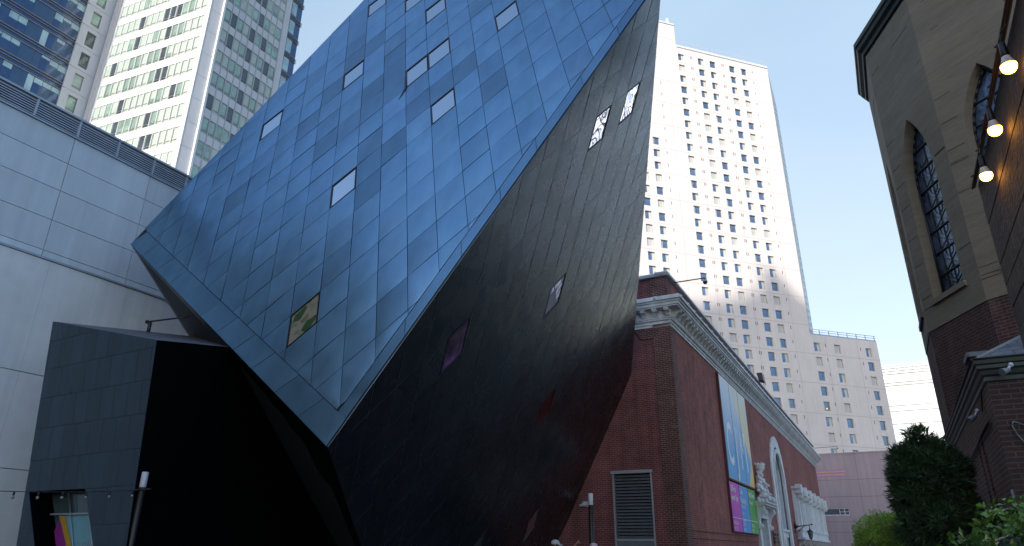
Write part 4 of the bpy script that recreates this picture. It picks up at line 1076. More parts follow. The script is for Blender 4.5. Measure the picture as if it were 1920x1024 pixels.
# ------------------------------------------------------------------ pink podium block behind the hall
PK = frame(*(ST @ V((0, 97, 0))), AZ)
pk = thing('pink_building', 'low windowless pink stucco block with striped vent and ribbon window beyond the brick hall', 'building', at(0, 97))
mb = MB(PK); wall_grid(mb, -22, 3.2, 0, z(11.5), [(-8.6, -4.9, z(4.15), z(4.95))], .3)
mb.poly([(3.2, 0, 0), (3.2, 14, 0), (3.2, 14, z(11.5)), (3.2, 0, z(11.5))]); mb.poly([(-22, 0, z(11.5)), (3.2, 0, z(11.5)), (3.2, 14, z(11.5)), (-22, 14, z(11.5))])
mb.box(-22, 3.25, -.06, .0, z(11.38), z(11.55))
mb.build('wall', M_pink, pk)
mb = MB(PK)
for r in (8.3, 6.3, 3.4, 2.2): mb.box(-22, 3.2, -.012, 0, z(r) - .025, z(r) + .025)
for x in (-3.3, .2): mb.box(x - .02, x + .02, -.010, 0, 0, z(11.4))
mb.build('wall_joints', mat('pink_joint', (.20, .14, .16), .85, var=.05), pk)
mb = MB(PK); mb.box(-8.6, -4.9, .15, .18, z(4.15), z(4.95)); wo = mb.build('ribbon_window', M_hglass, pk)
mb = MB(PK)
for x in (-8.6, -6.0, -5.45, -4.95): mb.box(x, x + .06, .08, .15, z(4.15), z(4.95))
mb.box(-8.6, -4.9, .06, .15, z(4.15), z(4.22)); mb.box(-8.6, -4.9, .06, .15, z(4.88), z(4.95)); mb.box(-6, -4.9, .08, .15, z(4.52), z(4.57)); mb.build('window_frame', M_trim, wo)
mb = MB(PK)
for k in range(7): mb.hexa([(-8.6, -.05, z(8.75 + k * .12)), (-4.6, -.05, z(8.75 + k * .12)), (-4.6, 0, z(8.75 + k * .12)), (-8.6, 0, z(8.75 + k * .12))], [(-8.6, -.05, z(8.81 + k * .12)), (-4.6, -.05, z(8.81 + k * .12)), (-4.6, 0, z(8.81 + k * .12)), (-8.6, 0, z(8.81 + k * .12))], k % 3)
mb.build('striped_vent', [mat('stripe_magenta', (.55, .16, .40), .6, var=.05), mat('stripe_yellow', (.65, .48, .16), .6, var=.05), mat('stripe_violet', (.40, .26, .55), .6, var=.05)], pk)
# ------------------------------------------------------------------ pale far office block
OF = frame(*(ST @ V((0, 220, 0))), AZ)
of = thing('pale_office_block', 'pale sunlit office block with horizontal bands, far away beside the church', 'office building', at(0, 220))
mb = MB(OF); mb.box(-22, 50, 0, 40, 0, z(49.0)); mb.build('walls', M_office, of)
mb = MB(OF)
for k in range(12):
    a = z(6 + k * 3.55); mb.box(-22, 50, -.05, .02, a, a + 1.6)
mb.build('window_bands', M_officeg, of)
mb = MB(OF)
for zz2 in (47.2, 48.0, 48.8, 49.6, 43.9, 44.7, 38.2, 36.7, 33.2): mb.box(-22, 50, -.35, -.1, z(zz2), z(zz2) + .28)
for k in range(30): mb.box(-22 + k * 2.4, -21.8 + k * 2.4, -.6, -.1, z(46.8), z(50.2))
mb.build('roof_fins', M_office, of)
mb = MB(OF); mb.box(-22, 50, -8, -1, 0, z(27.0)); mb.build('podium', M_officeg, of)
# ------------------------------------------------------------------ added tower behind the viewer (shaped to shade the square and hotel; seen only in reflections)
SAZ, SEL = math.radians(210), math.radians(22)
su = V((math.sin(SAZ), math.cos(SAZ), 0)); sv = V((-su.y, su.x, 0)); TE = math.tan(SEL); DC = 220.
def cast(u, r):      # point on the hotel front (survey units) -> (offset, height) of the roof edge that shades it
    q = HF @ V((hu(u), 0, hz(r))); return (q.dot(sv), q.z + (DC - q.dot(su)) * TE)
pr_ = [cast(-24, 38), cast(-19.3, 38.6), cast(-13.5, 40.2), cast(-9.2, 42.0), cast(-7.8, 45.6), cast(-6.2, 46.6), cast(-4.6, 46.0), cast(-3.2, 43.8), cast(-.5, 41.0), cast(9, 38)]
pr_ = [(-44, pr_[0][1] - 2)] + pr_ + [(60, pr_[-1][1] + 6)]
SH = Matrix(((sv.x, su.x, 0, su.x * DC), (sv.y, su.y, 0, su.y * DC), (0, 0, 1, 0), (0, 0, 0, 1)))
mb = MB(SH)
n = len(pr_)
vs = [(a, 0, h) for a, h in pr_] + [(a, 18, h) for a, h in pr_]
for i in range(n - 1):
    (a, h), (b, k) = pr_[i], pr_[i + 1]
    mb.poly([(a, 0, 0), (b, 0, 0), (b, 0, k), (a, 0, h)]); mb.poly([(a, 0, h), (b, 0, k), (b, 18, k), (a, 18, h)]); mb.poly([(a, 18, 0), (a, 18, h), (b, 18, k), (b, 18, 0)])
mb.poly([(-44, 0, 0), (-44, 0, pr_[0][1]), (-44, 18, pr_[0][1]), (-44, 18, 0)]); mb.poly([(60, 0, 0), (60, 18, 0), (60, 18, pr_[-1][1]), (60, 0, pr_[-1][1])])
for k in range(60):
    zz2 = 6 + k * 3.6
    if zz2 < 170: mb.box(-43.5, 59.5, -.15, .0, zz2, zz2 + 1.7, 1)
bh = thing('added_shade_high_rise', 'grey high-rise with banded windows standing behind the viewer, outside the view', 'high-rise', frame(su.x * DC, su.y * DC, 0, 0))  # added shade caster, roof edge shaped from the shadow line on the hotel
mb.build('walls', [M_plainc, M_hglass], bh)
gt = thing('added_reflection_tower', 'pale glass tower with dark grid lines beyond the church, outside the view', 'tower', frame(5 + 190 * math.sin(math.radians(52)), 22 + 190 * math.cos(math.radians(52)), 0, math.radians(48)))  # added out of view to give the dark face and its panes a reflection
GT = frame(5 + 190 * math.sin(math.radians(52)), 22 + 190 * math.cos(math.radians(52)), 0, math.radians(48))
mb = MB(GT); mb.box(-26, 60, 0, 30, 0, 60); mb.build('walls', mat('pale_blue_glazing', (.42, .48, .58), .3, .2, var=.2, nscale=.1), gt)
mb = MB(GT)
for k in range(15): mb.box(-26, 60, -.3, .02, 3 + k * 3.8, 3.9 + k * 3.8)
for k in range(30): mb.box(-26 + k * 2.9, -25.4 + k * 2.9, -.4, .02, 0, 60)
mb.build('grid', M_joint, gt)
# ------------------------------------------------------------------ church apse
CZ = [math.radians(28 - 25.7143 * k) for k in range(-3, 5)]
ch = thing('church_apse', 'many-sided tan concrete and brick church apse with pointed windows at the right', 'church', frame(14.5, 18.0, 0, 0))
p01 = V((11.3, 17.7, 0)); SW = 2.57
corners = {0: p01}
for k in range(1, 9): a = math.radians(28 - 25.7143 * k); corners[k] = corners[k - 1] - V((math.sin(a), math.cos(a), 0)) * SW
for k in range(-1, -8, -1): a = math.radians(28 - 25.7143 * (k + 1)); corners[k] = corners[k + 1] + V((math.sin(a), math.cos(a), 0)) * SW
ZB, ZT = 7.13, 16.35
def conc_face(k):   # face k lies between corners[k-1] and corners[k]
    a = math.radians(28 - 25.7143 * k); o = corners[k - 1]
    return frame(o.x, o.y, 0, a + math.pi / 2)       # x from the far corner to the near one, y inward
mw, mbk, mwin, mlead = MB(), MB(), [], MB()
for k in range(-6, 8):
    fr = conc_face(k); a = MB(fr); I = arch_wall(a, 0, SW, ZB, ZT, .56, 1.95, 7.87, 11.25, 1.85, depth=.30, n=16, pointed=True, splay=.08)
    mw.fr = ID
    b_ = len(mw.v); mw.v += [fr @ v for v in a.v]; mw.f += [[i + b_ for i in f] for f in a.f]; mw.m += a.m; mw.t += a.t; mw.sm += a.sm
    a = MB(fr); a.box(.5, 2.05, -.07, .1, 7.72, 7.86)
    for _ in range(13):
        zc = ru(7.2, 16.1); x0_ = ru(0, 1.9); x1_ = min(SW, x0_ + ru(.2, 1.4))
        if 7.6 < zc < 13.2 and x1_ > .5 and x0_ < 2.0: x0_, x1_ = (.02, .48) if rnd() < .5 else (2.05, 2.55)
        a.box(x0_, x1_, -.006, .0, zc - .008, zc + .006, 1)
    b_ = len(mw.v); mw.v += [fr @ v for v in a.v]; mw.f += [[i + b_ for i in f] for f in a.f]; mw.m += a.m; mw.t += a.t; mw.sm += a.sm
    a = MB(fr); a.poly([(0, .02, 0), (SW, .02, 0), (SW, .02, ZB - .002), (0, .02, ZB - .002)])
    b_ = len(mbk.v); mbk.v += [fr @ v for v in a.v]; mbk.f += [[i + b_ for i in f] for f in a.f]; mbk.m += a.m; mbk.t += a.t; mbk.sm += a.sm
    mwin.append((fr, I))
mw.build('concrete_wall', [M_conc, mat('concrete_joint', (.045, .040, .034), .9, var=.2)], ch); mbk.build('brick_base', M_brickc, ch)
for fr, I in mwin:
    a = MB(fr); a.poly([(x, .295, zz2) for x, zz2 in I][::-1]); w = a.build('lancet_window', M_lglass, ch)
    a = MB(fr); xs_ = [x for x, _ in I]; xa, xb = min(xs_), max(xs_); cx = (xa + xb) / 2; zt = max(q for _, q in I)
    zz2 = 8.5
    while zz2 < zt - .5:
        hw_ = (xb - xa) / 2 if zz2 < 11.3 else (xb - xa) / 2 * (1 - ((zz2 - 11.3) / (zt - 11.3)) ** 1.6)
        a.box(cx - hw_, cx + hw_, .25, .285, zz2 - .016, zz2 + .016); zz2 += .62
    for j in range(1, 4):
        x = xa + (xb - xa) * j / 4; a.box(x - .006, x + .006, .27, .29, 7.9, 11.3 + (1.1 if j == 2 else .5))
    zz2 = 8.1
    while zz2 < 11.8:
        for s in (-1, 1):   # tracery of lead: lozenges and rings
            a.tube((cx, .285, zz2), (cx + s * (xb - xa) * .4, .285, zz2 + .31), .009, n=4, smooth=False); a.tube((cx + s * (xb - xa) * .4, .285, zz2 + .31), (cx, .285, zz2 + .62), .009, n=4, smooth=False)
        for j in range(10):
            t0, t1 = j * .628, (j + 1) * .628; a.tube((cx + .17 * math.cos(t0), .285, zz2 + .31 + .17 * math.sin(t0)), (cx + .17 * math.cos(t1), .285, zz2 + .31 + .17 * math.sin(t1)), .008, n=4, smooth=False)
        zz2 += .62
    for q0, q1 in zip(I[:-1], I[1:]): a.tube((q0[0], .27, q0[1]), (q1[0], .27, q1[1]), .04, n=6)
    a.build('glazing_bars', M_frame, w)
def offs_corner(k, d):
    a1 = math.radians(28 - 25.7143 * k); a2 = math.radians(28 - 25.7143 * (k + 1)); n1 = V((-math.cos(a1), math.sin(a1), 0)); n2 = V((-math.cos(a2), math.sin(a2), 0))
    b = (n1 + n2).normalized(); return corners[k] + b * (d / b.dot(n1))
cm = MB(); prof = [(0.0, 16.38), (.07, 16.40), (.09, 16.52), (.19, 16.58), (.22, 16.70), (.27, 16.73), (.27, 16.88), (.0, 16.92)]
ks = list(range(-7, 8))
for k in ks[:-1]:
    A0 = [offs_corner(k, d) + V((0, 0, q)) for d, q in prof]; A1 = [offs_corner(k + 1, d) + V((0, 0, q)) for d, q in prof]
    for i in range(len(prof) - 1): cm.poly([A0[i], A1[i], A1[i + 1], A0[i + 1]])
cm.build('cornice', M_copper, ch)
ap = sum((corners[k] for k in range(-7, 7)), V((0, 0, 0))) / 14 + V((0, 0, 20.5)); rm_ = MB()
for k in ks[:-1]: rm_.poly([offs_corner(k, .2) + V((0, 0, 16.9)), offs_corner(k + 1, .2) + V((0, 0, 16.9)), ap])
rm_.build('roof', M_slateroof, ch)
# ------------------------------------------------------------------ brick vestry with copper cornice
VL, VFr = 1.56, 12.4
ve = thing('brick_vestry', 'small dark brick vestry with green copper cornice and slate roof in front of the apse', 'annex', at(VL, VFr))
VS = frame(*(ST @ V((VL, 0, 0))), AZ - math.pi / 2 + math.pi)   # looking at the left wall from the street
LW = Matrix.Translation(ST @ V((VL, 0, 0))) @ Matrix.Rotation(-AZ, 4, 'Z') @ Matrix(((0, 1, 0, 0), (-1, 0, 0, 0), (0, 0, 1, 0), (0, 0, 0, 1)))  # x = -f, y = +l (inward)
mb = MB(LW); zt = z(2.42)
a0_, a1_ = -VFr, -21.0
def lw(fa, fb, holes_):
    pass
arch_wall(mb, -15.05, -14.2, 0, zt, -14.86, -14.50, z(-.5), z(1.45), .45, depth=.22, n=10, pointed=True, mi=0, rmi=0)
arch_wall(mb, -15.9, -15.05, 0, zt, -15.55, -15.19, z(-.5), z(1.45), .45, depth=.22, n=10, pointed=True, mi=0, rmi=0)
wall_grid(mb, -21.0, -15.9, 0, zt, []); wall_grid(mb, -14.2, -VFr, 0, zt, [])
mb.build('side_wall', M_bricka, ve)
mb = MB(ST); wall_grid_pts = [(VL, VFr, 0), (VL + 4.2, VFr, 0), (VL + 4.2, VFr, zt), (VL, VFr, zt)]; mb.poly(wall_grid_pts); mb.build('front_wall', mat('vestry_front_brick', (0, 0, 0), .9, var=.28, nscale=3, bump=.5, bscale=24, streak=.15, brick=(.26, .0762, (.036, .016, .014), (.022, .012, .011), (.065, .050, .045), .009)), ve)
for fa, fb in ((-14.86, -14.50), (-15.55, -15.19)):
    mb = MB(LW); mb.poly([(fa, .2, z(-.5)), (fb, .2, z(-.5)), (fb, .2, z(1.9)), (fa, .2, z(1.9))]); mb.build('lancet_window', mat('old_wood_panel', (.035, .022, .018), .8, var=.3), ve)
cp = [(0, 2.40), (.02, 2.42), (.02, 2.48), (.045, 2.51), (.06, 2.57), (.09, 2.60), (.09, 2.65), (.115, 2.67), (.125, 2.745), (.05, 2.76), (0, 2.76)]
mb = MB(ST)
A_ = [V((VL - d, VFr - d, z(q))) for d, q in cp]; B_ = [V((VL - d, 21.0, z(q))) for d, q in cp]; C_ = [V((VL + 4.3, VFr - d, z(q))) for d, q in cp]
for i in range(len(cp) - 1): mb.poly([A_[i], B_[i], B_[i + 1], A_[i + 1]]); mb.poly([A_[i], C_[i], C_[i + 1], A_[i + 1]])
mb.tube(V((VL - .12, VFr - .125, z(2.745))), V((VL + 4.3, VFr - .125, z(2.745))), .018, n=8); mb.tube(V((VL - .125, VFr - .12, z(2.745))), V((VL - .125, 21, z(2.745))), .018, n=8)
mb.build('cornice', M_copper, ve)
mb = MB(ST); e0, e1_, e2, e3 = V((VL - .06, VFr - .06, z(2.765))), V((VL + 4.3, VFr - .06, z(2.765))), V((VL + 4.3, VFr + 1.5, z(3.75))), V((VL + 1.3, VFr + 1.5, z(3.62)))
mb.poly([e0, e1_, e2, e3]); mb.poly([e0, e3, V((VL + 1.3, 20, z(3.62))), V((VL - .06, 20, z(2.765)))]); mb.tube(e0, e3, .03, n=6, mi=1); rf = mb.build('roof', [M_slateroof, M_louv], ve)
mb = MB(ST); mb.box(VL + .02, VL + .36, 13.75, 14.3, z(2.6), z(3.12), 0); mb.box(VL - .02, VL + .40, 13.70, 14.36, z(3.12), z(3.20), 1); mb.build('chimney', [M_brickc, M_slateroof], rf)
mb = MB(ST); mb.tube((VL - .03, 12.9, z(1.9)), (VL - .03, 17.5, z(1.75)), .02, n=6); mb.tube((VL - .03, 12.95, z(2.40)), (VL - .03, 13.4, z(2.14)), .012, n=6); mb.build('conduit', M_black, ve)
mb = MB(ST); mb.box(VL - .012, VL, 12.52, 12.66, z(.62), z(.86)); mb.build('notice_plate', mat('notice_white', (.55, .55, .62), .5, var=.05), ve)
def spot(name, lab, p, d):
    t = thing(name, lab, 'floodlight', frame(p[0], p[1], p[2], AZ), 'small floodlights on the vestry')
    p = V(p); d = V(d).normalized(); b = MB(); b.ball(p, .04, n=8); b.tube(p, p + d * .07 + V((0, 0, -.04)), .02, n=8); b.build('mount', M_galv, t)
    b = MB(); b.lathe([(.03, 0), (.036, .03), (.048, .09), (.058, .14)], p + d * .05 + V((0, 0, -.05)), d, 14); b.build('housing', M_louv, t)
    b = MB(); b.lathe([(.0, .136), (.054, .137)], p + d * .05 + V((0, 0, -.05)), d, 14); b.build('lens', M_bag, t)
spot('floodlight', 'small white floodlight on the left wall of the brick vestry', ST @ V((VL - .10, 13.35, z(2.14))), R3 @ V((-.8, -.3, -.55)))
spot('floodlight', 'small pale floodlight under the vestry cornice next to the dark board wall', ST @ V((VL + .33, VFr - .17, z(2.60))), R3 @ V((-.75, -.5, -.35)))
t = thing('cable_loop', 'bent loop of pale cable on the front wall of the brick vestry', 'cable', at(VL + .2, VFr - .05, z(1.6)))
t2 = None
b = MB(ST); lp = [(.28, 1.45), (.20, 1.62), (.17, 1.74), (.20, 1.80), (.27, 1.76), (.40, 1.70)]
for (a, c), (d, e) in zip(lp[:-1], lp[1:]): b.tube((VL + a, VFr - .04, z(c)), (VL + d, VFr - .04, z(e)), .008, n=6)
b.build('cable', M_louv, t)
# ------------------------------------------------------------------ board wall with the lit bulbs
BL_, BF = 1.1, 6.43; BT = z(2.93)
bwl = thing('board_wall', 'dark weathered plank wall beside the viewer at the right edge', 'wall', at(BL_, 5))
mb = MB(ST); zz2 = BT; first = True
while zz2 > 0:
    h = .185; a = max(0, zz2 - h); mb.box(BL_ + ru(0, .006), BL_ + .05, 3.3, BF, a + .005, zz2 - .003, 0, ru(.8, 1.2)); zz2 -= h
mb.box(BL_ + .04, BL_ + .12, 3.31, BF - .01, 0, BT - .01, 1)
mb.build('planks', [M_wood, M_joint], bwl)
mb = MB(ST); mb.tube((BL_ - .02, 3.3, BT + .02), (BL_ - .02, BF + .05, BT + .02), .018, n=8); mb.tube((BL_ - .045, 3.3, BT - .0), (BL_ - .04, BF, BT - .02), .008, n=6)
for k in range(7): mb.tube((BL_ - .06, BF - .2 - k * .45, BT + .0), (BL_ - .0, BF - .2 - k * .45, BT + .04), .007, n=5)
mb.build('conduit', M_rust, bwl)
def lit_bulb(f, zz2, lab):
    t = thing('hanging_bulb', lab, 'light bulb', at(BL_ - .075, f, zz2), 'lit bulbs along the board wall')
    k = .68; sc_ = lambda p: [(a * k, h * k) for a, h in p]
    c = ST @ V((BL_ - .075, f, zz2)); b = MB(); b.lathe(sc_([(.012, .26), (.026, .25), (.030, .14), (.034, .10)]), c, n=12); b.path([c + V((0, 0, .17)), c + V((.01, 0, .24)), ST @ V((BL_ - .03, f, BT))], .005, 5); b.build('socket', M_black, t)
    b = MB(); b.lathe(sc_([(.034, .105), (.036, .085), (.052, .045), (.060, .02)]), c, n=18); b.build('collar', M_collar, t)
    b = MB(); b.lathe(sc_([(.060, .02), (.061, .0), (.055, -.026), (.038, -.048), (.0, -.060)]), c, n=18); b.build('bulb', M_bulb, t)
lit_bulb(4.21, z(2.63), 'nearest and highest in view of the lit bulbs on the board wall')
lit_bulb(4.94, z(2.63), 'middle of the three lit bulbs on the board wall')
lit_bulb(5.58, z(2.61), 'lit bulb at the far end of the board wall conduit')
# ------------------------------------------------------------------ lamp posts
def lamp_post(x, y, h, lab):
    t = thing('lamp_post', lab, 'lamp post', frame(x, y, 0, AZ), 'slim lamp posts on the square')
    b = MB(); b.lathe([(.14, 0), (.14, .03), (.064, .04), (.064, h - .31), (.068, h - .295)], (x, y, 0), n=16); b.build('pole', M_black, t)
    b = MB(); b.lathe([(.060, h - .295), (.064, h - .285), (.064, h - .01), (.055, h)], (x, y, 0), n=16); b.build('lamp_head', M_lampw, t)
    return t
lamp_post(-7.32, 14.23, 2.97, 'black lamp post with frosted top by the entrance block, string lights tied on')
lamp_post(2.12, 18.88, 2.98, 'black lamp post with frosted top in front of the louvred brick end wall')
sl = thing('string_lights', 'string of small unlit bulbs from the left lamp post across the doorway', 'string lights', frame(-7.32, 14.23, 2.6, 0))
P0, P1 = V((-7.32, 14.15, 2.62)), V((-11.6, 12.6, 2.62))
def cat_(t): p = P0.lerp(P1, t); return p - V((0, 0, .20 * 4 * t * (1 - t) * .5))
b = MB(); b.path([cat_(k / 30) for k in range(31)], .008, 5); b.tube(P0 + V((-.15, 0, 0)), P0 + V((.22, 0, .02)), .015, n=5); b.build('wire', M_black, sl)
for k in range(12):
    p = cat_((k + .3) / 11.5) if k < 11 else cat_(.99)
    b = MB(); b.tube(p, p - V((0, 0, .07)), .018, n=6); b.build('socket', M_black, sl)
    b = MB(); b.ball(p - V((0, 0, .105)), .028, (1, 1, 1.15), 10); b.build('bulb', M_bulb0, sl)
# a slim pole carries the other end, outside the frame
t = thing('wire_pole', 'thin dark pole holding the far end of the string lights', 'pole', frame(P1.x, P1.y, 0, 0)); b = MB(); b.tube((P1.x, P1.y, 0), (P1.x, P1.y, 2.8), .04, n=8); b.build('pole', M_black, t)
# ------------------------------------------------------------------ people
def skin_obj(name, nodes, edges, m, parent, root, sub=2):
    me = bpy.data.meshes.new(name); ids = list(nodes); ix = {k: i for i, k in enumerate(ids)}
    me.from_pydata([tuple(nodes[k][0]) for k in ids], [(ix[a], ix[b]) for a, b in edges], [])
    me.materials.append(m)
    o = bpy.data.objects.new(name, me); COL.objects.link(o); o.parent = parent; W[o] = W[parent].copy()
    md = o.modifiers.new('Skin', 'SKIN'); md.use_smooth_shade = True; md.branch_smoothing = .6
    for i, k in enumerate(ids):
        r = nodes[k][1]; me.skin_vertices[0].data[i].radius = r if isinstance(r, tuple) else (r, r)
        me.skin_vertices[0].data[i].use_root = (k == root)
    s_ = o.modifiers.new('Sub', 'SUBSURF'); s_.levels = sub; s_.render_levels = sub
    # bake the surface so that it is plain geometry
    bpy.context.view_layer.update(); dg = bpy.context.evaluated_depsgraph_get()
    nm = bpy.data.meshes.new_from_object(o.evaluated_get(dg)); nm.name = name
    o.modifiers.clear(); o.data = nm; bpy.data.meshes.remove(me)
    nm.materials.clear(); nm.materials.append(m)
    for p in nm.polygons: p.use_smooth = True; p.material_index = 0
    return o
M_skin = mat('skin', (.36, .20, .14), .55, var=.06, nscale=6)
M_navy = mat('navy_jacket', (.018, .030, .055), .85, var=.15, nscale=8, bump=.3); M_jean = mat('blue_trousers', (.03, .045, .08), .85, var=.15, nscale=8)
M_cap1 = mat('grey_cap', (.42, .46, .46), .85, var=.06, nscale=10); M_cap2 = mat('pink_cap', (.50, .36, .42), .85, var=.06, nscale=10, tint=True); M_shoe = mat('dark_shoe', (.03, .03, .03), .6, var=.1); M_hair = mat('brown_hair', (.05, .03, .02), .6, var=.3, nscale=20)
M_coat = mat('grey_coat', (.10, .10, .12), .9, var=.1, nscale=8)
def person(label, x, y, heading, h, capm, coat, point, capring=False):
    fr = frame(x, y, 0, heading); t = thing('person', label, 'person', fr); s = h / 1.75
    def P(a, b, c): return V((a * s, b * s, c * s))     # x right, y forward
    N = {}
    def n(k, p, r): N[k] = (P(*p), r * s if not isinstance(r, tuple) else (r[0] * s, r[1] * s))
    n('pel', (0, 0, .95), (.15, .11)); n('wst', (0, .01, 1.10), (.13, .10)); n('chs', (0, .01, 1.30), (.16, .115)); n('clv', (0, -.005, 1.42), (.09, .075)); n('nck', (0, 0, 1.48), .052); n('jaw', (0, .02, 1.56), (.062, .075)); n('mid', (0, .012, 1.635), (.075, .095)); n('top', (0, 0, 1.71), (.055, .07))
    n('nose', (0, .105, 1.615), .012)
    E_ = [('pel', 'wst'), ('wst', 'chs'), ('chs', 'clv'), ('clv', 'nck'), ('nck', 'jaw'), ('jaw', 'mid'), ('mid', 'top'), ('mid', 'nose')]
    arms = {}
    for sd, nm_ in ((-1, 'L'), (1, 'R')):
        n('sh' + nm_, (.19 * sd, 0, 1.40), .058)
        if point and nm_ == 'R': el, wr, dv = (.20, .25, 1.42), (.14, .46, 1.64), V((-.02, .6, .8)).normalized()
        else: el, wr, dv = (.25 * sd, -.02, 1.12), (.25 * sd, .08, .88), V((0, .2, -1)).normalized()
        n('el' + nm_, el, .042); n('wr' + nm_, wr, .027)
        w = V(wr); pc = w + dv * .05; n('pm' + nm_, tuple(pc), (.036, .018)); E_ += [('clv', 'sh' + nm_), ('sh' + nm_, 'el' + nm_), ('el' + nm_, 'wr' + nm_), ('wr' + nm_, 'pm' + nm_)]
        side = V((1, 0, 0)); pn = dv.cross(side).normalized()
        for j in range(4):
            o = side * ((j - 1.5) * .021); L1 = (.042, .05, .046, .036)[j]; straight = (point and nm_ == 'R' and j == (0 if sd > 0 else 0))
            a = pc + o + dv * .045; c1 = 0 if straight else .75; b_ = a + (dv * math.cos(c1) + pn * math.sin(c1)) * L1; c2 = 0 if straight else 1.5; c_ = b_ + (dv * math.cos(c2) + pn * math.sin(c2)) * L1 * .8
            for q, pt, rr_ in (('a', a, .0095), ('b', b_, .0088), ('c', c_, .0078)): n(f'f{nm_}{j}{q}', tuple(pt), rr_)
            E_ += [('pm' + nm_, f'f{nm_}{j}a'), (f'f{nm_}{j}a', f'f{nm_}{j}b'), (f'f{nm_}{j}b', f'f{nm_}{j}c')]
        tb = w + dv * .03 - side * sd * .03; n(f't{nm_}a', tuple(tb), .012); n(f't{nm_}b', tuple(tb - side * sd * .022 + dv * .035), .0105); n(f't{nm_}c', tuple(tb - side * sd * .024 + dv * .062 + pn * .01), .009)
        E_ += [('wr' + nm_, f't{nm_}a'), (f't{nm_}a', f't{nm_}b'), (f't{nm_}b', f't{nm_}c')]
        n('hp' + nm_, (.10 * sd, 0, .90), .085); n('kn' + nm_, (.11 * sd, .02, .50), .055); n('an' + nm_, (.12 * sd, -.01, .10), .038); n('to' + nm_, (.13 * sd, .13, .035), (.04, .03))
        E_ += [('pel', 'hp' + nm_), ('hp' + nm_, 'kn' + nm_), ('kn' + nm_, 'an' + nm_), ('an' + nm_, 'to' + nm_)]
    skin_obj('body', N, E_, M_skin, t, 'pel')
    grow = lambda ks, f, add: {k: (N[k][0], (N[k][1][0] * f + add, N[k][1][1] * f + add) if isinstance(N[k][1], tuple) else N[k][1] * f + add) for k in ks}
    ks = ['pel', 'wst', 'chs', 'clv', 'shL', 'shR', 'elL', 'elR', 'wrL', 'wrR']; J = grow(ks, 1.08, .014)
    for a in ('L', 'R'): p = N['el' + a][0].lerp(N['wr' + a][0], .9); J['wr' + a] = (p, .042 * s)
    skin_obj('jacket', J, [('pel', 'wst'), ('wst', 'chs'), ('chs', 'clv'), ('clv', 'shL'), ('clv', 'shR'), ('shL', 'elL'), ('shR', 'elR'), ('elL', 'wrL'), ('elR', 'wrR')], coat, t, 'pel')
    ks = ['pel', 'hpL', 'hpR', 'knL', 'knR', 'anL', 'anR']; skin_obj('trousers', grow(ks, 1.06, .012), [('pel', 'hpL'), ('pel', 'hpR'), ('hpL', 'knL'), ('hpR', 'knR'), ('knL', 'anL'), ('knR', 'anR')], M_jean, t, 'pel')
    for sd in (-1, 1):
        b = MB(fr); b.ball(P(.13 * sd, .06, .045), .06 * s, (.75, 2.1, .75), 12); b.build('shoe', M_shoe, t)
        b = MB(fr); b.ball(P(.03 * sd, .092, 1.64), .011 * s, n=8); b.build('eye', M_black, t)
        b = MB(fr); b.ball(P(.078 * sd, .0, 1.625), .03 * s, (.35, .7, 1.1), 10); b.build('ear', M_skin, t)
    b = MB(fr); b.ball(P(0, -.02, 1.66), .098 * s, (.86, 1.02, .85), 14); b.build('hair', M_hair, t)
    b = MB(fr); b.box(-.022 * s, .022 * s, .092 * s, .098 * s, 1.568 * s, 1.575 * s); b.build('mouth', mat('lips', (.25, .09, .08), .5, var=0), t)
    cp_ = MB(fr); c = P(0, 0, 1.675)
    cp_.lathe([(.104 * s, 0), (.106 * s, .02 * s), (.098 * s, .055 * s), (.075 * s, .085 * s), (.04 * s, .102 * s), (0, .107 * s)], c, n=20); cp_.ball(c + V((0, 0, .108 * s)), .010 * s, n=6); co_ = cp_.build('cap', capm, t)
    br = MB(fr); pts = []
    for k in range(9):
        a = math.radians(-62 + 15.5 * k); pts.append((math.sin(a), math.cos(a)))
    for (a0, c0), (a1, c1) in zip(pts[:-1], pts[1:]):
        i0, i1 = c + V((a0 * .10 * s, c0 * .10 * s, .012 * s)), c + V((a1 * .10 * s, c1 * .10 * s, .012 * s)); o0, o1 = c + V((a0 * .105 * s, (.06 + c0 * .125) * s, -.028 * s)), c + V((a1 * .105 * s, (.06 + c1 * .125) * s, -.028 * s))
        u = V((0, 0, .006))
        br.hexa([i0, i1, o1, o0], [i0 + u, i1 + u, o1 + u, o0 + u])
    br.build('brim', capm, co_)
person('person in pale grey cap and navy jacket pointing up to the right', 1.12, 17.96, math.radians(96), 1.79, M_cap1, M_navy, True)
person('person in pinkish cap to the right of the pointing person', 2.10, 18.35, math.radians(75), 1.73, M_cap2, M_coat, False)
# ------------------------------------------------------------------ planting
def leaf_mat(name, c, rough, tr, var=.35): return mat(name, c, rough, var=var, nscale=2.5, tint=True, translucent=tr, spec=.4)
M_lf1 = leaf_mat('bright_leaf', (.31, .50, .075), .6, (.16, .25, .03)); M_lf2 = leaf_mat('dark_needle', (.034, .068, .030), .5, (.03, .08, .02)); M_lf3 = leaf_mat('glossy_leaf', (.105, .20, .040), .13, (.07, .14, .02)); M_bark = mat('bark', (.07, .05, .04), .9, var=.3, nscale=6, bump=.5)
def leaf(mb, p, d, up, L, w, tint, bend=.2):
    d = d.normalized(); s = d.cross(up)
    if s.length < 1e-3: s = d.orthogonal()
    s = s.normalized(); nrm = s.cross(d)
    m = p + d * L * .5 + nrm * L * .05; e = p + d * L - nrm * L * bend
    mb.mesh([p, m + s * w, e, m - s * w, m - nrm * w * .25], [(0, 1, 4), (1, 2, 4), (2, 3, 4), (3, 0, 4)], 0, tint)
def rdir():
    while True:
        v = V((ru(-1, 1), ru(-1, 1), ru(-1, 1)))
        if .05 < v.length < 1: return v.normalized()
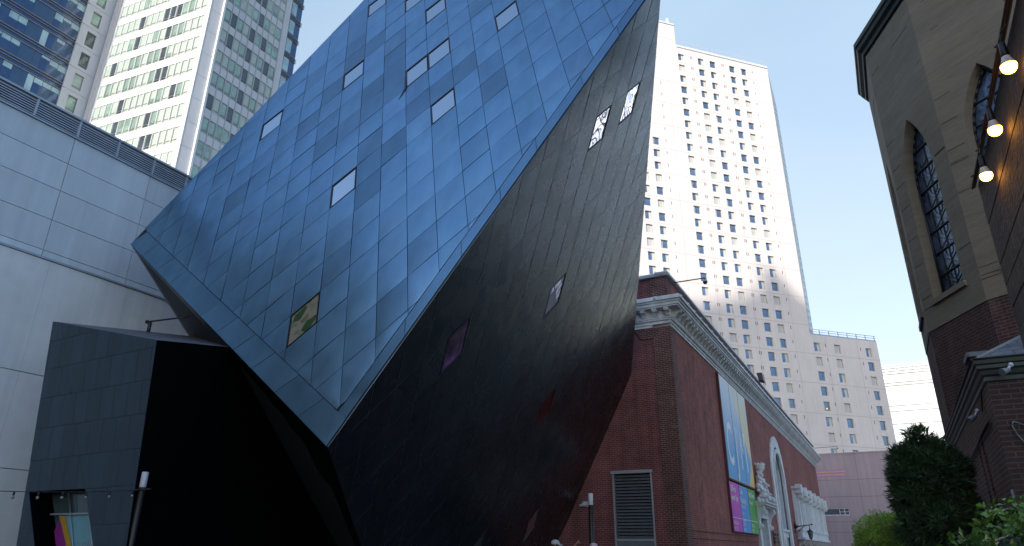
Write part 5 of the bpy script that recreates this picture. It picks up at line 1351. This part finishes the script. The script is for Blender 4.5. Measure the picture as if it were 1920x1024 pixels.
def bush(name, label, cat, c, base, blobs, nleaf, L, w, m, core, trunk_r, droop=.2, tuft=0, group=None, sun=V((0, 0, 1))):
    t = thing(name, label, cat, frame(c[0], c[1], 0, 0), group)
    b = MB(); b.tube((c[0], c[1], 0), (c[0] + .03, c[1], base), trunk_r, trunk_r * .8, 8)
    for bl in blobs: b.tube((c[0] + .03, c[1], base * .85), V(c) * 0 + V(bl[0]), trunk_r * .5, trunk_r * .15, 6)
    b.build('trunk', M_bark, t)
    mb = MB(); tot = sum(r[0] * r[1] + r[1] * r[2] + r[0] * r[2] for _, r in blobs)
    for cc, r in blobs:
        cc = V(cc); k = int(nleaf * (r[0] * r[1] + r[1] * r[2] + r[0] * r[2]) / tot)
        for _ in range(k):
            v = rdir(); q = ru(.55, 1.0) ** .5 * (1 + .10 * math.sin(v.x * 7 + cc.x * 3) * math.sin(v.z * 6 + cc.y) + ru(-.05, .06))
            p = cc + V((v.x * r[0] * q, v.y * r[1] * q, v.z * r[2] * q))
            clump = .5 + .5 * math.sin(p.x * 5.1 + 1) * math.sin(p.y * 4.3) * math.sin(p.z * 5.7 + 2)
            tn = (.55 + .75 * clump) * ru(.75, 1.25) * (.8 + .7 * max(0, v.z * .7 - v.x * .35))
            if tuft:
                ax = (v + rdir() * .5 + V((0, 0, .35))).normalized()
                for j in range(tuft):
                    d = (ax * 1.0 + rdir() * .75 - V((0, 0, droop))).normalized(); leaf(mb, p, d, rdir(), L * ru(.7, 1.2), w, tn * ru(.85, 1.15), .25)
            else:
                d = (v * .6 + rdir() * .9 - V((0, 0, droop))).normalized(); leaf(mb, p, d, (v + rdir() * .6), L * ru(.7, 1.25), w * ru(.8, 1.2), tn)
    if core:
        for cc, r in blobs: mb.ball(cc, .72, r, 10); mb.t[-60:] = [.25] * 60
    mb.build('crown', m, t)
    return t
random.seed(21)
c = ST @ V((-.40, 30, 0)); cx, cy = c.x, c.y
bl = [((cx, cy, 2.05), (1.15, 1.15, .95)), ((cx - .55, cy - .2, 1.75), (.75, .75, .7)), ((cx + .6, cy + .1, 1.8), (.75, .75, .75)), ((cx + .1, cy - .5, 2.3), (.7, .7, .65))]
bush('round_tree', 'small bright green clipped round tree in front of the pink building', 'tree', (cx, cy, 0), 1.2, bl, 15000, .085, .026, M_lf1, False, .07)
c = ST @ V((.62, 13.9, 0)); cx, cy = c.x, c.y; q = ST.to_3x3() @ V((1, 0, 0))
bl = [((cx + .06, cy, 1.0), (.38, .4, .9)), ((cx + .02, cy, 2.05), (.50, .5, .65)), ((cx + .0, cy, 2.72), (.52, .5, .52)), ((cx - .26, cy + .05, 3.0), (.25, .3, .26)), ((cx + .14, cy, 3.08), (.26, .3, .28)), ((cx - .46, cy, 2.45), (.18, .2, .22)), ((cx + .36, cy, 2.85), (.24, .3, .3)),
      ((cx - .52, cy - .1, 2.78), (.12, .12, .14)), ((cx - .45, cy, 2.0), (.18, .2, .2)), ((cx + .02, cy, 3.36), (.10, .1, .2)), ((cx - .16, cy, 3.34), (.08, .1, .18)), ((cx + .46, cy, 2.3), (.16, .2, .28)), ((cx - .30, cy, 1.5), (.18, .2, .2))]
bush('conifer_shrub', 'tall dark green shrub with narrow leaves in front of the vestry wall', 'shrub', (cx, cy, 0), 1.0, bl, 3800, .19, .010, M_lf2, True, .06, .05, 9)
random.seed(8)
def hedge_blob(cl, cf, top, n, rr_):
    out = []
    for k in range(n):
        p = ST @ V((cl + ru(-.35, .35), cf + ru(-.6, .6), ru(.5, top - rr_ * .8))); out.append((tuple(p), (rr_ * ru(.8, 1.2), rr_ * ru(.8, 1.2), rr_ * ru(.7, 1.1))))
    return out
c = ST @ V((.95, 8.2, 0)); bush('glossy_hedge', 'glossy broad leaved hedge at the lower right corner, nearest the viewer', 'hedge', (c.x, c.y, 0), .6, hedge_blob(1.0, 8.1, 2.14, 20, .38), 8500, .085, .028, M_lf3, True, .04, .15)
# ------------------------------------------------------------------ camera, sky, sun
R = [[0.999959698926494, -0.00336429706490049, 0.008323582647789507], [-0.008977779393340017, -0.3747208895122569, 0.9270941993348397], [0.0, 0.9271315637321395, 0.37473599177500677]]
cd = bpy.data.cameras.new('camera'); cd.lens = 24.0; cd.sensor_width = 36; cd.sensor_fit = 'HORIZONTAL'; cd.clip_start = .05; cd.clip_end = 6000
cam_o = bpy.data.objects.new('camera', cd); COL.objects.link(cam_o)
rt, upv, fw = [V(r) for r in R]
Mx = Matrix((rt, upv, -fw)).transposed().to_4x4(); Mx.translation = (0, 0, CH); cam_o.matrix_world = Mx; sc.camera = cam_o
w = bpy.data.worlds.new('World'); sc.world = w; w.use_nodes = True; t = w.node_tree
sk = t.nodes.new('ShaderNodeTexSky'); sk.sky_type = 'NISHITA'; sk.sun_disc = False; sk.sun_elevation = SEL; sk.sun_rotation = SAZ
sk.altitude = 20; sk.air_density = 1.0; sk.dust_density = 1.2; sk.ozone_density = 1.0
bg = t.nodes['Background']; bg.inputs['Strength'].default_value = .15
tcw = nd(t, 'ShaderNodeTexCoord'); L_ = t.links.new
gain = nd(t, 'ShaderNodeVectorMath', operation='MULTIPLY'); L_(sk.outputs[0], gain.inputs[0]); gain.inputs[1].default_value = (1.72, 1.84, 2.0)
dt = nd(t, 'ShaderNodeVectorMath', operation='DOT_PRODUCT'); L_(tcw.outputs['Generated'], dt.inputs[0]); hd_ = V((.30, .90, .25)).normalized(); dt.inputs[1].default_value = hd_
mr = nd(t, 'ShaderNodeMapRange', interpolation_type='SMOOTHSTEP'); mr.inputs['From Min'].default_value = .15; mr.inputs['From Max'].default_value = .95; mr.inputs['To Max'].default_value = .86
L_(dt.outputs['Value'], mr.inputs['Value'])
nz = nd(t, 'ShaderNodeTexNoise'); nz.inputs['Scale'].default_value = 2.2; nz.inputs['Detail'].default_value = 5; nz.inputs['Roughness'].default_value = .45
mpw = nd(t, 'ShaderNodeMapping'); mpw.inputs['Scale'].default_value = (1, 1, 2.4); L_(tcw.outputs['Generated'], mpw.inputs['Vector']); L_(mpw.outputs[0], nz.inputs['Vector'])
mr2 = nd(t, 'ShaderNodeMapRange'); mr2.inputs['From Min'].default_value = .3; mr2.inputs['From Max'].default_value = .7; mr2.inputs['To Min'].default_value = .70; mr2.inputs['To Max'].default_value = 1.0
L_(nz.outputs['Fac'], mr2.inputs['Value'])
ml_ = nd(t, 'ShaderNodeMath', operation='MULTIPLY'); L_(mr.outputs[0], ml_.inputs[0]); L_(mr2.outputs[0], ml_.inputs[1])
sz = nd(t, 'ShaderNodeSeparateXYZ'); L_(tcw.outputs['Generated'], sz.inputs[0])
mr3 = nd(t, 'ShaderNodeMapRange'); mr3.inputs['From Min'].default_value = .2; mr3.inputs['From Max'].default_value = .75; L_(sz.outputs[2], mr3.inputs['Value'])
hc = nd(t, 'ShaderNodeMix', data_type='RGBA'); hc.inputs['A'].default_value = (6.0, 6.4, 6.6, 1); hc.inputs['B'].default_value = (3.9, 5.4, 6.6, 1); L_(mr3.outputs[0], hc.inputs['Factor'])
hz_ = nd(t, 'ShaderNodeMix', data_type='RGBA'); L_(ml_.outputs[0], hz_.inputs['Factor']); L_(gain.outputs[0], hz_.inputs['A']); L_(hc.outputs['Result'], hz_.inputs['B'])
L_(hz_.outputs['Result'], bg.inputs['Color'])
ld = bpy.data.lights.new('sun', 'SUN'); ld.energy = 5.0; ld.angle = math.radians(.53); ld.color = (1, .95, .89)
lo = bpy.data.objects.new('sun', ld); COL.objects.link(lo)
sd = V((math.sin(SAZ) * math.cos(SEL), math.cos(SAZ) * math.cos(SEL), math.sin(SEL))); lo.rotation_euler = sd.to_track_quat('Z', 'Y').to_euler(); lo.location = sd * 300
sc.view_settings.view_transform = 'Standard'; sc.view_settings.look = 'None'; sc.view_settings.exposure = 0; sc.view_settings.gamma = 1
sc.cycles.use_denoising = True; sc.cycles.max_bounces = 8; sc.cycles.sample_clamp_indirect = 8
